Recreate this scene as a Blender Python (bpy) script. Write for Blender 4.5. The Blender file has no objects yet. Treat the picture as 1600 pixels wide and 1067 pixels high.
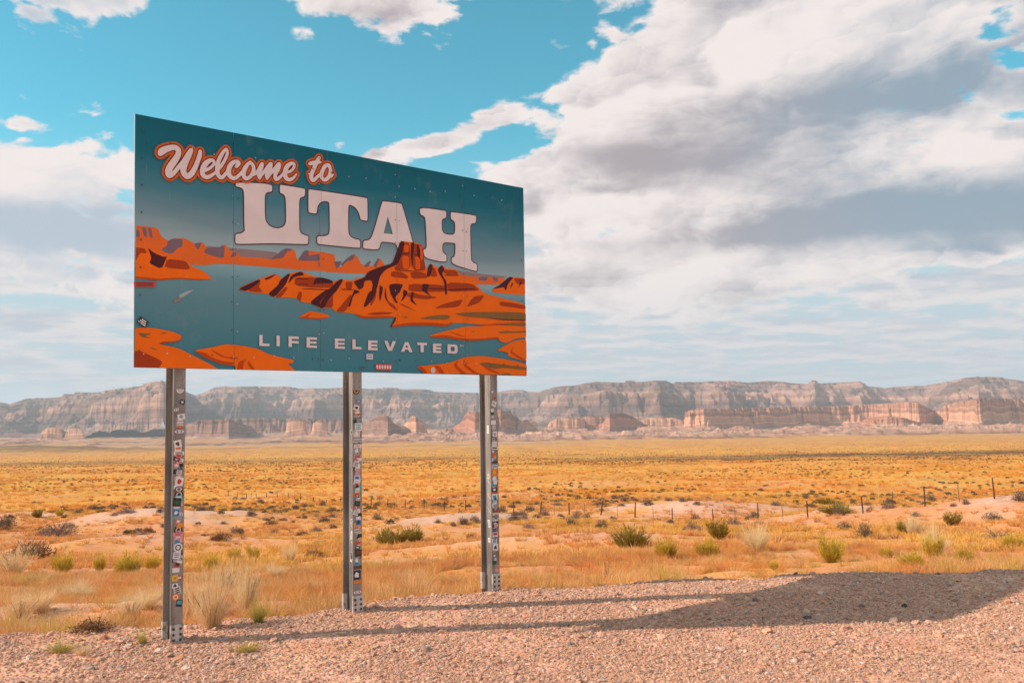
import bpy, bmesh, math, random
import numpy as np
from mathutils import Vector, Matrix
from mathutils.geometry import tessellate_polygon
random.seed(7)
RNG = np.random.default_rng(11)
SC = bpy.context.scene
COL = SC.collection

# ------------------------------------------------------------------ camera
CAM_H = 2.67                      # eye above the gravel pad, metres
PITCH, ROLL, FPX = 0.07797, -0.01495, 1434.0
cr, sr, cp, sp = math.cos(ROLL), math.sin(ROLL), math.cos(PITCH), math.sin(PITCH)
FWD = Vector((0, cp, sp)); UP0 = Vector((0, -sp, cp)); RX0 = Vector((1, 0, 0))
RIGHT = cr*RX0 + sr*UP0
UP = -sr*RX0 + cr*UP0
cam_data = bpy.data.cameras.new('camera')
cam = bpy.data.objects.new('camera', cam_data); COL.objects.link(cam)
m = Matrix((RIGHT, UP, -FWD)).transposed().to_4x4(); m.translation = (0, 0, CAM_H)
cam.matrix_world = m
cam_data.sensor_width = 36.0
cam_data.lens = 36.0*FPX/1600.0
cam_data.clip_start = 0.1; cam_data.clip_end = 90000
SC.camera = cam

def ray(px, py):                  # direction of a point of the view, measured on a 1600 x 1067 frame
    return (RIGHT*((px-800)/FPX) - UP*((py-533.5)/FPX) + FWD)
def azel(px, py):
    d = ray(px, py).normalized()
    return math.atan2(d.x, d.y), math.asin(d.z)

# ------------------------------------------------------------------ light and exposure
SHADOW = Vector((5.10, 0.70, 0)); SUN_EL = math.atan2(3.27, SHADOW.length)
sun_dir = Vector((-SHADOW.x, -SHADOW.y, 0)).normalized()*math.cos(SUN_EL) + Vector((0, 0, math.sin(SUN_EL)))
sl = bpy.data.lights.new('sun', 'SUN'); sl.energy = 5.0; sl.angle = math.radians(0.55)
sl.color = (1.0, 0.86, 0.70)
so = bpy.data.objects.new('sun', sl); COL.objects.link(so)
so.rotation_euler = sun_dir.to_track_quat('Z', 'Y').to_euler(); so.location = (-60, -14, 60)
SC.view_settings.view_transform = 'Standard'; SC.view_settings.look = 'None'
SC.view_settings.exposure = 0.05; SC.view_settings.gamma = 1.0; SC.view_settings.use_curve_mapping = False
SC.cycles.max_bounces = 5; SC.cycles.diffuse_bounces = 3; SC.cycles.volume_bounces = 1
SC.cycles.transparent_max_bounces = 4

# ------------------------------------------------------------------ world: sky and clouds
world = bpy.data.worlds.new('World'); SC.world = world; world.use_nodes = True
W = world.node_tree; W.nodes.clear()
def wn(t, **k):
    n = W.nodes.new(t)
    for a, b in k.items(): setattr(n, a, b)
    return n
def L(a, b): W.links.new(a, b)
def setin(n, i, v):
    if hasattr(v, 'node'): L(v, n.inputs[i])
    else: n.inputs[i].default_value = v
def mth(op, a, b=None, c=None, clamp=False):
    n = wn('ShaderNodeMath', operation=op, use_clamp=clamp); setin(n, 0, a)
    if b is not None: setin(n, 1, b)
    if c is not None: setin(n, 2, c)
    return n.outputs[0]
def vm(op, a, b=None):
    n = wn('ShaderNodeVectorMath', operation=op); setin(n, 0, a)
    if b is not None: setin(n, 1, b)
    return n
def sstep(v, lo, hi, a=0.0, b=1.0):
    n = wn('ShaderNodeMapRange', interpolation_type='SMOOTHSTEP')
    setin(n, 0, v); setin(n, 1, lo); setin(n, 2, hi); setin(n, 3, a); setin(n, 4, b)
    return n.outputs[0]
def mixc(f, a, b):
    n = wn('ShaderNodeMix', data_type='RGBA'); setin(n, 0, f); setin(n, 6, a); setin(n, 7, b)
    return n.outputs[2]
sky = wn('ShaderNodeTexSky', sky_type='NISHITA', sun_disc=False)
sky.sun_elevation = SUN_EL; sky.sun_rotation = math.atan2(sun_dir.x, sun_dir.y)
sky.altitude = 1300; sky.air_density = 1.0; sky.dust_density = 0.6; sky.ozone_density = 1.0
tc = wn('ShaderNodeTexCoord')
D = vm('NORMALIZE', tc.outputs['Generated']).outputs[0]
sep = wn('ShaderNodeSeparateXYZ'); L(D, sep.inputs[0])
az = mth('ARCTAN2', sep.outputs[0], sep.outputs[1])
el = mth('ARCSINE', sep.outputs[2])
cmb = wn('ShaderNodeCombineXYZ'); L(az, cmb.inputs[0]); L(el, cmb.inputs[1]); AE = cmb.outputs[0]
def noise(vec, scale, detail, rough=0.5, dist=0.0, lac=2.0, color=False):
    n = wn('ShaderNodeTexNoise', noise_dimensions='3D'); L(vec, n.inputs['Vector'])
    n.inputs['Scale'].default_value = scale; n.inputs['Detail'].default_value = detail
    n.inputs['Roughness'].default_value = rough; n.inputs['Distortion'].default_value = dist
    n.inputs['Lacunarity'].default_value = lac
    return n.outputs[1 if color else 0]
st = vm('MULTIPLY', D, (1, 1, 2.0)).outputs[0]          # clouds are flatter than wide
warp = vm('SUBTRACT', noise(st, 5.0, 3, color=True), (0.5, 0.5, 0.5)).outputs[0]
def wrapped(amount, off=(0, 0, 0)):
    w = vm('SCALE', warp); w.inputs['Scale'].default_value = amount
    return vm('ADD', vm('ADD', st, w.outputs[0]).outputs[0], off).outputs[0]
P0 = wrapped(0.10)
sunst = Vector((sun_dir.x*0.3 - 0.55, -0.1, 0.9)).normalized()
P1 = wrapped(0.10, tuple(sunst*0.012))
def puffs(vec, scale):
    n = wn('ShaderNodeTexVoronoi', feature='F1', distance='EUCLIDEAN', normalize=True)
    L(vec, n.inputs['Vector']); n.inputs['Scale'].default_value = scale; n.inputs['Detail'].default_value = 1.0
    n.inputs['Roughness'].default_value = 0.5
    return n.outputs['Distance']
fine = vm('SUBTRACT', noise(st, 26.0, 3, color=True), (0.5, 0.5, 0.5)).outputs[0]
def frayed(vec, k):
    w = vm('SCALE', fine); w.inputs['Scale'].default_value = k; return vm('ADD', vec, w.outputs[0]).outputs[0]
def relief(vec):
    f = mth('ADD', mth('MULTIPLY', noise(vec, 6.0, 3, 0.5), 0.55), mth('MULTIPLY', noise(vec, 22.0, 7, 0.60), 0.50))
    return mth('SUBTRACT', f, mth('MULTIPLY', puffs(frayed(vec, 0.035), 20.0), 0.33))
N0 = relief(P0); N1 = relief(P1)          # mean about 0.39
def heaps(vec, scale, k, sm=0):                 # every heap is bright on top and towards the sun, shaded under its belly
    v = frayed(vec, k); n = wn('ShaderNodeTexVoronoi', feature='SMOOTH_F1' if sm else 'F1'); L(v, n.inputs['Vector']); n.inputs['Scale'].default_value = scale
    if sm: n.inputs['Smoothness'].default_value = sm
    return mth('MULTIPLY', vm('DOT_PRODUCT', vm('SUBTRACT', v, n.outputs['Position']).outputs[0], tuple(sunst)).outputs['Value'], scale)
H0 = mth('ADD', mth('MULTIPLY', heaps(P0, 7.0, 0.05, 0.42), 1.45), mth('MULTIPLY', heaps(P0, 17.0, 0.05), 0.22))
# warped az/el for the large masses
wq = vm('MULTIPLY', warp, (0.05, 0.035, 0)).outputs[0]
AEW = vm('ADD', AE, wq).outputs[0]
def blob(px, py, rx, ry, rot=0, lo=1.0, hi=0.0, src=None):
    a, e = azel(px, py)
    mp = wn('ShaderNodeMapping', vector_type='TEXTURE'); L(AEW if src is None else src, mp.inputs[0])
    mp.inputs[1].default_value = (a, e, 0); mp.inputs[2].default_value = (0, 0, math.radians(rot))
    mp.inputs[3].default_value = (rx/FPX, ry/FPX, 1)
    ln = vm('LENGTH', mp.outputs[0]).outputs[1]
    return sstep(ln, 1.0, 0.0)
def union(lst):
    acc = None
    for b in lst:
        w = b[-1]; v = mth('MULTIPLY', blob(*b[:-1]), w)
        acc = v if acc is None else mth('ADD', acc, v)
    return acc
MASS = [  # px, py, rx, ry, rotation, weight
    (1330, -60, 430, 280, 0, 1.3), (1160, 130, 400, 190, 20, 1.2), (1000, 95, 200, 110, 30, 0.75), (930, 150, 130, 60, 20, .5), (1560, 130, 330, 300, 0, 0.9), (1000, 240, 330, 130, 14, 1.0),
    (1300, 330, 600, 170, 0, 1.2), (840, 310, 260, 90, 0, 0.6), (1150, 420, 560, 95, 0, 0.7), (1500, 400, 300, 70, 0, 0.2),
    (770, 195, 190, 34, 22, 1.0), (650, 238, 140, 22, 8, 0.9), (880, 440, 260, 110, 0, 0.55), (1600, 400, 260, 60, 0, .3),
    (60, 262, 260, 44, 3, 1.3), (60, 345, 360, 90, 0, 1.0), (60, 430, 360, 60, 0, 0.5), (300, 460, 300, 90, 0, 0.4),
    (580, -14, 220, 66, -4, 1.4), (120, -14, 190, 44, 0, 1.2), (62, 31, 46, 18, 0, 0.55), (130, 42, 56, 26, 20, 0.5), (10, 196, 70, 22, 0, 0.9),
    (462, 186, 14, 30, -40, 0.45), (928, 68, 20, 14, 0, 0.45), (738, 155, 16, 12, 0, 0.4),
]
HOLE = [(975, 338, 150, 46, 14, 0.75), (845, 385, 80, 40, 0, 0.75), (1385, 440, 170, 34, 6, 0.9), (1555, 448, 150, 34, 0, 0.8), (1550, 42, 80, 60, 60, 0.95), (1600, 92, 50, 26, 0, 1.0), (800, 70, 110, 90, 40, 0.6), (330, 110, 420, 150, 0, .5), (90, 130, 200, 50, 0, .5), (620, 120, 220, 80, 0, .5), (1590, 180, 50, 24, 0, .6)]
mass = mth('SUBTRACT', union(MASS), union(HOLE))
front = sstep(mth('ABSOLUTE', az), 1.05, 0.62)          # hand-placed masses only ahead; the same kind of cloud elsewhere
open_ = mth('MULTIPLY', sstep(noise(st, 1.7, 2, 0.5), 0.42, 0.60), 0.95)
open_ = mth('MAXIMUM', open_, sstep(el, 0.30, 0.02, 0.0, 0.6))
massn = wn('ShaderNodeMix', data_type='FLOAT'); L(front, massn.inputs[0]); L(open_, massn.inputs[2]); L(mass, massn.inputs[3])
mass = mth('MINIMUM', massn.outputs[0], 1.25)
dens = mth('ADD', mass, mth('MULTIPLY', mth('SUBTRACT', N0, 0.375), 4.2))
alpha = sstep(dens, 0.36, 0.74)
lit = mth('MULTIPLY', mth('SUBTRACT', N0, N1), mth('ADD', 0.9, sstep(dens, 1.5, 0.6, 0.0, 2.2)))      # sides that face the sun
SHADE = [
    (1330, 168, 440, 66, -3, 1.35), (1450, 130, 240, 80, 0, 0.6), (1110, 250, 380, 70, -6, 0.9), (1510, 325, 380, 80, 0, 1.4), (1250, 320, 360, 60, 0, 0.8), (1130, 372, 300, 34, 0, 0.9),
    (1250, 0, 260, 70, 0, .35), (90, 352, 340, 72, 0, 1.7), (30, 470, 120, 40, 0, 0.5), (80, 500, 140, 26, 0, 0.5), (1260, 450, 200, 24, 0, 0.5),
    (960, 250, 160, 46, 0, 0.5), (1500, 480, 220, 24, 0, 0.3), (1620, 230, 120, 60, 0, .3),
]
shf = wn('ShaderNodeMix', data_type='FLOAT'); L(front, shf.inputs[0])
L(mth('MULTIPLY', sstep(dens, 0.95, 1.5), 0.7), shf.inputs[2]); L(union(SHADE), shf.inputs[3])
edge = sstep(dens, 1.0, 0.46, 0.0, 0.35)
soft = mth('MULTIPLY', mth('SUBTRACT', noise(vm('ADD', P0, (3.1, 0, 0)).outputs[0], 9.0, 5, 0.55), 0.5), 2.4)
shade = mth('ADD', mth('SUBTRACT', mth('SUBTRACT', mth('SUBTRACT', mth('MULTIPLY', shf.outputs[0], 0.80), edge), lit), mth('MULTIPLY', H0, mth('ADD', 0.42, sstep(shf.outputs[0], 0.7, 0.0, 0.0, 0.40)))), mth('ADD', soft, 0.06))
shade = sstep(shade, -0.30, 1.25)
bluish = sstep(az, 0.12, 0.45)
grey = mixc(bluish, (4.1, 3.65, 3.95, 1), (2.8, 3.7, 4.6, 1))
grey = mixc(sstep(az, -0.2, -0.35), grey, (4.6, 5.4, 6.3, 1))
cloud = mixc(shade, (8.9, 8.1, 7.9, 1), grey)
low = sstep(el, 0.21, 0.0)                                # thin pale air and high haze towards the horizon
skyt = mixc(1.0, sky.outputs[0], (0.66, 2.00, 1.70, 1)); W.nodes[-1].blend_type = 'MULTIPLY'
skyt = mixc(mth('MULTIPLY', sstep(el, 0.31, 0.07), 0.97), skyt, (5.2, 6.05, 6.75, 1))
# a far deck of small clouds seen edge-on
den = mth('ADD', mth('MAXIMUM', sep.outputs[2], 0.0), 0.12)
pl = wn('ShaderNodeCombineXYZ'); L(mth('DIVIDE', sep.outputs[0], den), pl.inputs[0]); L(mth('DIVIDE', sep.outputs[1], den), pl.inputs[1])
PL = pl.outputs[0]
PLb = vm('ADD', PL, (0.05, 0.11, 0)).outputs[0]
f0 = noise(PL, 2.0, 6, 0.56); f1 = noise(PLb, 2.0, 6, 0.56)
deck = sstep(f0, 0.39, 0.54)
dshade = sstep(mth('ADD', mth('MULTIPLY', mth('SUBTRACT', f1, f0), 5.0), mth('MULTIPLY', mth('SUBTRACT', f0, 0.5), 3.0)), -0.35, 0.75)
deckc = mixc(dshade, (8.3, 7.6, 7.5, 1), (4.7, 5.3, 6.1, 1))
deckc = mixc(mth('MULTIPLY', low, 0.45), deckc, (6.0, 6.4, 6.9, 1))
deck = mth('MULTIPLY', mth('MULTIPLY', deck, sstep(el, 0.27, 0.17)), sstep(el, -0.01, 0.05, 0.35, 0.95))
skyt = mixc(deck, skyt, deckc)
cloudl = mixc(mth('MULTIPLY', low, 0.35), cloud, (6.4, 6.7, 7.2, 1))
alphal = mth('MULTIPLY', alpha, sstep(el, 0.02, 0.13, 0.0, 1.0))
final = mixc(alphal, skyt, cloudl)
bg = wn('ShaderNodeBackground'); L(final, bg.inputs[0]); bg.inputs[1].default_value = 0.1
wo = wn('ShaderNodeOutputWorld'); L(bg.outputs[0], wo.inputs[0])
world.cycles.sampling_method = 'MANUAL'; world.cycles.sample_map_resolution = 1024

# ------------------------------------------------------------------ helpers
def link(o, parent=None):
    COL.objects.link(o)
    if parent is not None: o.parent = parent
    return o
def tag(o, label=None, cat=None, group=None, kind=None):
    if label: o['label'] = label
    if cat: o['category'] = cat
    if group: o['group'] = group
    if kind: o['kind'] = kind
    return o
def empty(name, loc=(0, 0, 0), parent=None):
    o = bpy.data.objects.new(name, None); o.location = loc; o.empty_display_size = 0.2
    return link(o, parent)
def mesh(name, verts, faces, mats, parent=None, smooth=False, midx=None, attrs=None):
    me = bpy.data.meshes.new(name)
    me.from_pydata([tuple(v) for v in verts], [], [tuple(f) for f in faces])
    for mt in (mats if isinstance(mats, (list, tuple)) else [mats]): me.materials.append(mt)
    if midx is not None: me.polygons.foreach_set('material_index', midx)
    if smooth: me.polygons.foreach_set('use_smooth', [True]*len(me.polygons))
    me.update()
    return link(bpy.data.objects.new(name, me), parent)
def fast_grid(name, V, nu, nv, mat, colors=None, smooth=True, wrap=False):
    """grid mesh from an (nu*nv, 3) array, index = i*nv + j"""
    me = bpy.data.meshes.new(name)
    i = np.arange(nu - (0 if wrap else 1)); j = np.arange(nv-1)
    I, J = np.meshgrid(i, j, indexing='ij'); I2 = (I+1) % nu
    q = np.stack([I*nv+J, I2*nv+J, I2*nv+J+1, I*nv+J+1], -1).reshape(-1, 4).astype(np.int32)
    me.vertices.add(nu*nv); me.vertices.foreach_set('co', V.astype(np.float32).ravel())
    me.loops.add(q.size); me.loops.foreach_set('vertex_index', q.ravel())
    me.polygons.add(len(q)); me.polygons.foreach_set('loop_start', np.arange(0, q.size, 4, dtype=np.int32))
    if smooth: me.polygons.foreach_set('use_smooth', np.ones(len(q), bool))
    me.update(calc_edges=True)
    if colors is not None:
        a = me.color_attributes.new('tint', 'FLOAT_COLOR', 'POINT')
        c = np.ones((nu*nv, 4), np.float32); c[:, :3] = colors; a.data.foreach_set('color', c.ravel())
    me.materials.append(mat)
    return link(bpy.data.objects.new(name, me))
class MB:
    def __init__(s): s.v = []; s.f = []; s.m = []
    def add(s, V, F, mi=0):
        b = len(s.v); s.v += [tuple(p) for p in V]; s.f += [tuple(b+k for k in f) for f in F]; s.m += [mi]*len(F)
    def box(s, c, ax, ay, az_, hx, hy, hz, mi=0):
        c = Vector(c); V = []
        for k in range(8):
            V.append(c + ax*(hx if k & 1 else -hx) + ay*(hy if k & 2 else -hy) + az_*(hz if k & 4 else -hz))
        s.add(V, [(0, 2, 3, 1), (4, 5, 7, 6), (0, 1, 5, 4), (2, 6, 7, 3), (0, 4, 6, 2), (1, 3, 7, 5)], mi)
    def tube(s, pts, rad, n=6, mi=0, cap=True):
        rad = rad if isinstance(rad, (list, tuple)) else [rad]*len(pts)
        V = []; F = []; pts = [Vector(p) for p in pts]
        for i, p in enumerate(pts):
            t = (pts[min(i+1, len(pts)-1)] - pts[max(i-1, 0)]).normalized()
            a = t.orthogonal().normalized(); b = t.cross(a)
            for k in range(n):
                an = 2*math.pi*k/n; V.append(p + (a*math.cos(an) + b*math.sin(an))*rad[i])
        for i in range(len(pts)-1):
            for k in range(n):
                F.append((i*n+k, i*n+(k+1) % n, (i+1)*n+(k+1) % n, (i+1)*n+k))
        if cap: F.append(tuple(range(n))[::-1]); F.append(tuple((len(pts)-1)*n+k for k in range(n)))
        s.add(V, F, mi)
    def disc(s, c, ax, ay, nrm, r, h, n=10, mi=0, ry=None):
        ry = ry or r; V = []
        for z in (0, h):
            for k in range(n):
                a = 2*math.pi*k/n; V.append(Vector(c) + ax*(r*math.cos(a)) + ay*(ry*math.sin(a)) + nrm*z)
        s.add(V, [tuple(range(n, 2*n)), tuple(range(n))[::-1]] + [(k, (k+1) % n, n+(k+1) % n, n+k) for k in range(n)], mi)
    def build(s, name, mats, parent=None, smooth=False):
        return mesh(name, s.v, s.f, mats, parent, smooth, s.m)

# value noise on numpy arrays
def hash2(ix, iy, seed=0):
    h = (ix.astype(np.int64)*374761393 + iy.astype(np.int64)*668265263 + seed*974634777) & 0xffffffff
    h = ((h ^ (h >> 13))*1274126177) & 0xffffffff
    h = (h ^ (h >> 16)) & 0xffffffff
    return h/4294967295.0
def vnoise(x, y, seed=0):
    ix = np.floor(x); iy = np.floor(y); fx = x-ix; fy = y-iy
    fx = fx*fx*fx*(fx*(fx*6-15)+10); fy = fy*fy*fy*(fy*(fy*6-15)+10)
    a = hash2(ix, iy, seed); b = hash2(ix+1, iy, seed); c = hash2(ix, iy+1, seed); d = hash2(ix+1, iy+1, seed)
    return (a*(1-fx)+b*fx)*(1-fy) + (c*(1-fx)+d*fx)*fy
def fbm(x, y, oct=4, seed=0, gain=0.5, ridge=False):
    s = 0; a = 1; t = 0
    for o in range(oct):
        n = vnoise(x*2**o + 17.3*o, y*2**o - 9.1*o, seed+o)
        if ridge: n = 1-np.abs(2*n-1)
        s = s + a*n; t += a; a *= gain
    return s/t
def smooth(x, a, b):
    t = np.clip((x-a)/(b-a), 0, 1); return t*t*(3-2*t)

# ------------------------------------------------------------------ material builder
class NT:
    def __init__(s, name, rough=0.6, metal=0.0, spec=None):
        s.m = bpy.data.materials.new(name); s.m.use_nodes = True; s.t = s.m.node_tree
        s.b = s.t.nodes['Principled BSDF']; s.b.inputs['Roughness'].default_value = rough; s.b.inputs['Metallic'].default_value = metal
        if spec is not None: s.b.inputs['Specular IOR Level'].default_value = spec
    def n(s, t, **k):
        n = s.t.nodes.new(t)
        for a, b in k.items(): setattr(n, a, b)
        return n
    def set(s, node, i, v):
        if hasattr(v, 'node'): s.t.links.new(v, node.inputs[i])
        else: node.inputs[i].default_value = v
    def coord(s, which='Object'): return s.n('ShaderNodeTexCoord').outputs[which]
    def pos(s): return s.n('ShaderNodeNewGeometry').outputs['Position']
    def noise(s, v, scale, detail=4, rough=0.5, dist=0.0, color=False):
        n = s.n('ShaderNodeTexNoise'); s.set(n, 'Vector', v); n.inputs['Scale'].default_value = scale
        n.inputs['Detail'].default_value = detail; n.inputs['Roughness'].default_value = rough; n.inputs['Distortion'].default_value = dist
        return n.outputs[1 if color else 0]
    def voro(s, v, scale, feat='F1', out='Distance'):
        n = s.n('ShaderNodeTexVoronoi', feature=feat); s.set(n, 'Vector', v); n.inputs['Scale'].default_value = scale
        return n.outputs[out]
    def map(s, v, a, b, c=0.0, d=1.0, smooth_=True):
        n = s.n('ShaderNodeMapRange', interpolation_type='SMOOTHSTEP' if smooth_ else 'LINEAR')
        for i, q in enumerate((v, a, b, c, d)): s.set(n, i, q)
        return n.outputs[0]
    def mix(s, f, a, b, mode='MIX'):
        n = s.n('ShaderNodeMix', data_type='RGBA', blend_type=mode); s.set(n, 0, f)
        s.set(n, 6, a if hasattr(a, 'node') else (*a, 1)); s.set(n, 7, b if hasattr(b, 'node') else (*b, 1)); return n.outputs[2]
    def math(s, op, a, b=0.0, clamp=False):
        n = s.n('ShaderNodeMath', operation=op, use_clamp=clamp); s.set(n, 0, a); s.set(n, 1, b); return n.outputs[0]
    def vmul(s, v, k):
        n = s.n('ShaderNodeVectorMath', operation='MULTIPLY'); s.set(n, 0, v); n.inputs[1].default_value = k; return n.outputs[0]
    def attr(s, name, typ='GEOMETRY', out='Color'):
        n = s.n('ShaderNodeAttribute', attribute_name=name, attribute_type=typ); return n.outputs[out]
    def base(s, v): s.set(s.b, 'Base Color', v if hasattr(v, 'node') else (*v, 1)); return s
    def bump(s, h, strength=0.5, dist=0.02):
        n = s.n('ShaderNodeBump'); s.set(n, 'Height', h); n.inputs['Strength'].default_value = strength; n.inputs['Distance'].default_value = dist
        s.t.links.new(n.outputs[0], s.b.inputs['Normal']); return s
def flat(name, c, rough=0.5, metal=0.0, grain=0.12, scale=30.0):
    t = NT(name, rough, metal); n = t.noise(t.coord(), scale, 3)
    t.base(t.mix(t.map(n, 0.3, 0.7), tuple(q*(1-grain) for q in c), tuple(min(1, q*(1+grain)) for q in c)))
    return t.m

# ------------------------------------------------------------------ ground shape
YT = np.array([0, 16, 20, 25, 35, 50, 75, 102, 130, 200, 350, 700, 1500, 3000, 4000, 6000, 9000, 14000, 24000.])
AT = np.array([0, .174, .168, .160, .148, .135, .119, .105, .0935, .076, .061, .050, .042, .0355, .0315, .0235, .0165, .0115, .008])
DT = AT*YT; DT[0] = DT[1] = CAM_H
lY = np.log(YT[1:])
def drop(y):
    y = np.maximum(y, 16.0); return np.interp(np.log(y), lY, AT[1:])*y - 2.784
EX = np.array([-60, -15, -6.95, -5.12, -2.92, -1.74, 0.5, 2.15, 5.5, 8.9, 16, 60.]); EY = np.array([11.0, 11.6, 12.0, 12.6, 13.3, 14.4, 14.9, 15.2, 15.9, 15.9, 16.2, 17.])
EX = EX*.96; EY = EY*.955
def pad_edge(x): return np.interp(x, EX, EY) + 0.35*(vnoise(x*1.3, x*0+3, 5)-.5) + 0.2*(vnoise(x*4, x*0+9, 6)-.5)
BUMPS = [  # x, y, rx, ry, height, bare
    (-41, 95, 17, 8, 1.3, 1.0), (-30, 88, 9, 5, 0.6, .8), (-5.8, 72, 5.5, 10, 0.9, 0.85), (-2.0, 80, 4, 6, 0.5, .7), (13, 92, 8, 5, 1.0, 1.0), (20, 86, 8, 5, 0.9, 1.0), (27, 72, 6, 4, 0.6, .6), (31, 58, 5, 6, 1.0, 1.0), (38, 56, 8, 7, 1.2, 1.0), (26, 62, 8, 14, .7, 0),
    (-6.3, 15.6, 3.2, 1.1, 0.22, 0.33), (-9.5, 15.2, 3, 1.0, 0.2, .25), (-3.2, 18.4, 2.2, 1.2, 0.15, .3), (-24, 60, 6, 5, .6, .5), (3, 45, 7, 3, .5, .4), (9, 30, 5, 2, .25, .3),
]
def height(x, y):
    e = np.maximum(0, y - pad_edge(x)); z = -drop(16 + e)
    near = smooth(e, 0, 6)
    z = z - 0.10*smooth(e, 0, 0.8)
    z = z + near*(fbm(x/9, y/9, 3, 21)-.5)*0.5*np.clip(y/40, .3, 2.5) + near*(fbm(x/60, y/60, 2, 25)-.5)*3.0*smooth(y, 40, 300)
    z = z + (fbm(x/1.6, y/1.6, 3, 31)-.5)*(0.05+0.16*near) + (fbm(x/60, y/500, 3, 77)-.5)*9*smooth(y, 600, 2500)
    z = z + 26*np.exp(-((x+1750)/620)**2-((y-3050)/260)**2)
    z = z - 0.13*np.exp(-((x-8.6)/5.0)**2-((y-11.4)/2.4)**2)
    for bx, by, rx, ry, h, b in BUMPS: z = z + h*np.exp(-((x-bx)/rx)**2-((y-by)/ry)**2)
    return z
def bare(x, y):
    e = y - pad_edge(x); s = 0
    for bx, by, rx, ry, h, b in BUMPS: s = s + b*np.exp(-(((x-bx)/rx)**2+((y-by)/ry)**2)**1.3*0.9)
    n = fbm(x/5, y/5, 3, 41)
    s = s*smooth(n, .30, .5)*1.1 + 0.35*smooth(fbm(x/14, y/9, 3, 43), .60, .70)*smooth(e, 0, 4)*smooth(y, 260, 120)
    return np.clip(s, 0, 1)
def albedo(x, y):
    """the ground's own colour: gravel, pale sand, orange soil, then bands of grass and scrub across the plain, and a painted cloud shadow"""
    e = y - pad_edge(x); n1 = fbm(x/3, y/3, 3, 51)[..., None]; n2 = fbm(x/25, y/60, 3, 53)[..., None]
    soil = np.array([.78, .30, .12])*(1-n1) + np.array([.88, .40, .19])*n1
    grass = np.array([.80, .34, .10])*(1-n1) + np.array([.88, .43, .15])*n1
    far_grass = np.array([.82, .335, .085])*(1-n2) + np.array([.88, .45, .095])*n2
    scrub = np.array([.20, .115, .070])
    rust = np.array([.60, .27, .12])
    pale = np.array([.84, .50, .36])
    c = soil + (grass-soil)*smooth(fbm(x/4, y/4, 4, 55), .40, .58)[..., None]
    c = c + (far_grass-c)*smooth(y, 70, 140)[..., None]
    # bands lying across the plain
    bn = fbm(x/260, y/90, 4, 61); ly = np.log(np.maximum(y, 1))
    band = smooth(np.sin(ly*6.1 + 1.4*(bn-.5)*4 + x/2200), .55, .95)*smooth(y, 240, 420)
    def ln(c0, w): return np.exp(-((ly-np.log(c0)+(bn-.5)*.5)/w)**2)
    dark = np.clip(0.95*ln(640, .24)*smooth(x/np.maximum(y, 1), -.02, .16) + .65*ln(900, .16)*smooth(x/np.maximum(y, 1), .15, -.2) + .35*ln(175, .10)*smooth(bn, .35, .55), 0, 1)
    c = c + (scrub-c)*dark[..., None]
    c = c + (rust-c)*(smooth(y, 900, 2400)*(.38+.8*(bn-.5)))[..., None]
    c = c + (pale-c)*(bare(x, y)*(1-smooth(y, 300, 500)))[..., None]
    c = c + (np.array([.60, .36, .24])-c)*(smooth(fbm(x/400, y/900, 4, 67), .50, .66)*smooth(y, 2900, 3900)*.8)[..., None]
    cloud_shade = np.exp(-((x+1750)/620)**2-((y-3050)/260)**2)+.6*np.exp(-((x+900)/900)**2-((y-3500)/120)**2); c = c + (np.array([.17,.115,.08])-c)*np.clip(cloud_shade*1.5,0,.9)[..., None]  # cloud shadow painted as a dark tint over the far left hill and strip
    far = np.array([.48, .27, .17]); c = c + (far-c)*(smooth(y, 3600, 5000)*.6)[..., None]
    ob = np.exp(-(((x-37)/15)**2+((y-82)/7)**2)**1.5)+.8*np.exp(-(((x-24)/9)**2+((y-60)/4)**2)**1.5); c = c + (np.array([.80, .33, .13])-c)*np.clip(ob*smooth(n1[..., 0], .25, .5), 0, .85)[..., None]
    gravel = np.array([.84, .46, .31])*(1-n1*.5) + np.array([.90, .53, .38])*(n1*.5)
    dirt = np.array([.82, .38, .21]); gravel = gravel + (dirt-gravel)*(smooth(fbm(x/1.4, y/.9, 3, 71), .60, .72)*.6)[..., None]
    g_ = smooth(e, 0.5, -0.3)[..., None]
    return c*(1-g_) + gravel*g_
ang = np.concatenate([np.radians(np.arange(-180, -48, 3.0)), np.radians(np.arange(-48, 48, 0.14)), np.radians(np.arange(48, 180, 3.0))])
rad = np.concatenate([[0.02, 2, 4, 6], np.geomspace(7.5, 60, 170), np.geomspace(62, 400, 90), np.geomspace(410, 24000, 100)])
A_, R_ = np.meshgrid(ang, rad, indexing='ij'); X_ = np.sin(A_)*R_; Y_ = np.cos(A_)*R_
Z_ = height(X_, Y_)
t = NT('desert_ground', 0.95, spec=0.12); p = t.pos(); tint = t.attr('tint')
g1 = t.voro(p, 22, out='Color'); gd = t.voro(p, 22); n3 = t.noise(p, 0.9, 8, 0.65); n4 = t.noise(t.vmul(p, (1, 1, .3)), 0.05, 8, 0.7); n5 = t.noise(p, 7, 5, .6)
sx = t.n('ShaderNodeSeparateXYZ'); t.set(sx, 0, p); dist = sx.outputs[1]
c = t.mix(t.map(dist, 14, 20, 0.30, 0.0), tint, g1, 'SOFT_LIGHT')
c = t.mix(t.map(n5, .35, .7), t.mix(1.0, c, (.80, .74, .70), 'MULTIPLY'), c)
c = t.mix(t.map(n3, 0.50, 0.68, 0, 0.30), c, (.42, .18, .075))
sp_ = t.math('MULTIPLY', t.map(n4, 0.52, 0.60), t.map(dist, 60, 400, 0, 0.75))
c = t.mix(t.math('MULTIPLY', t.map(t.noise(p, 0.012, 4, .6), .45, .62), t.map(dist, 90, 250, 0, .28)), c, (.62, .46, .09))
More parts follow.
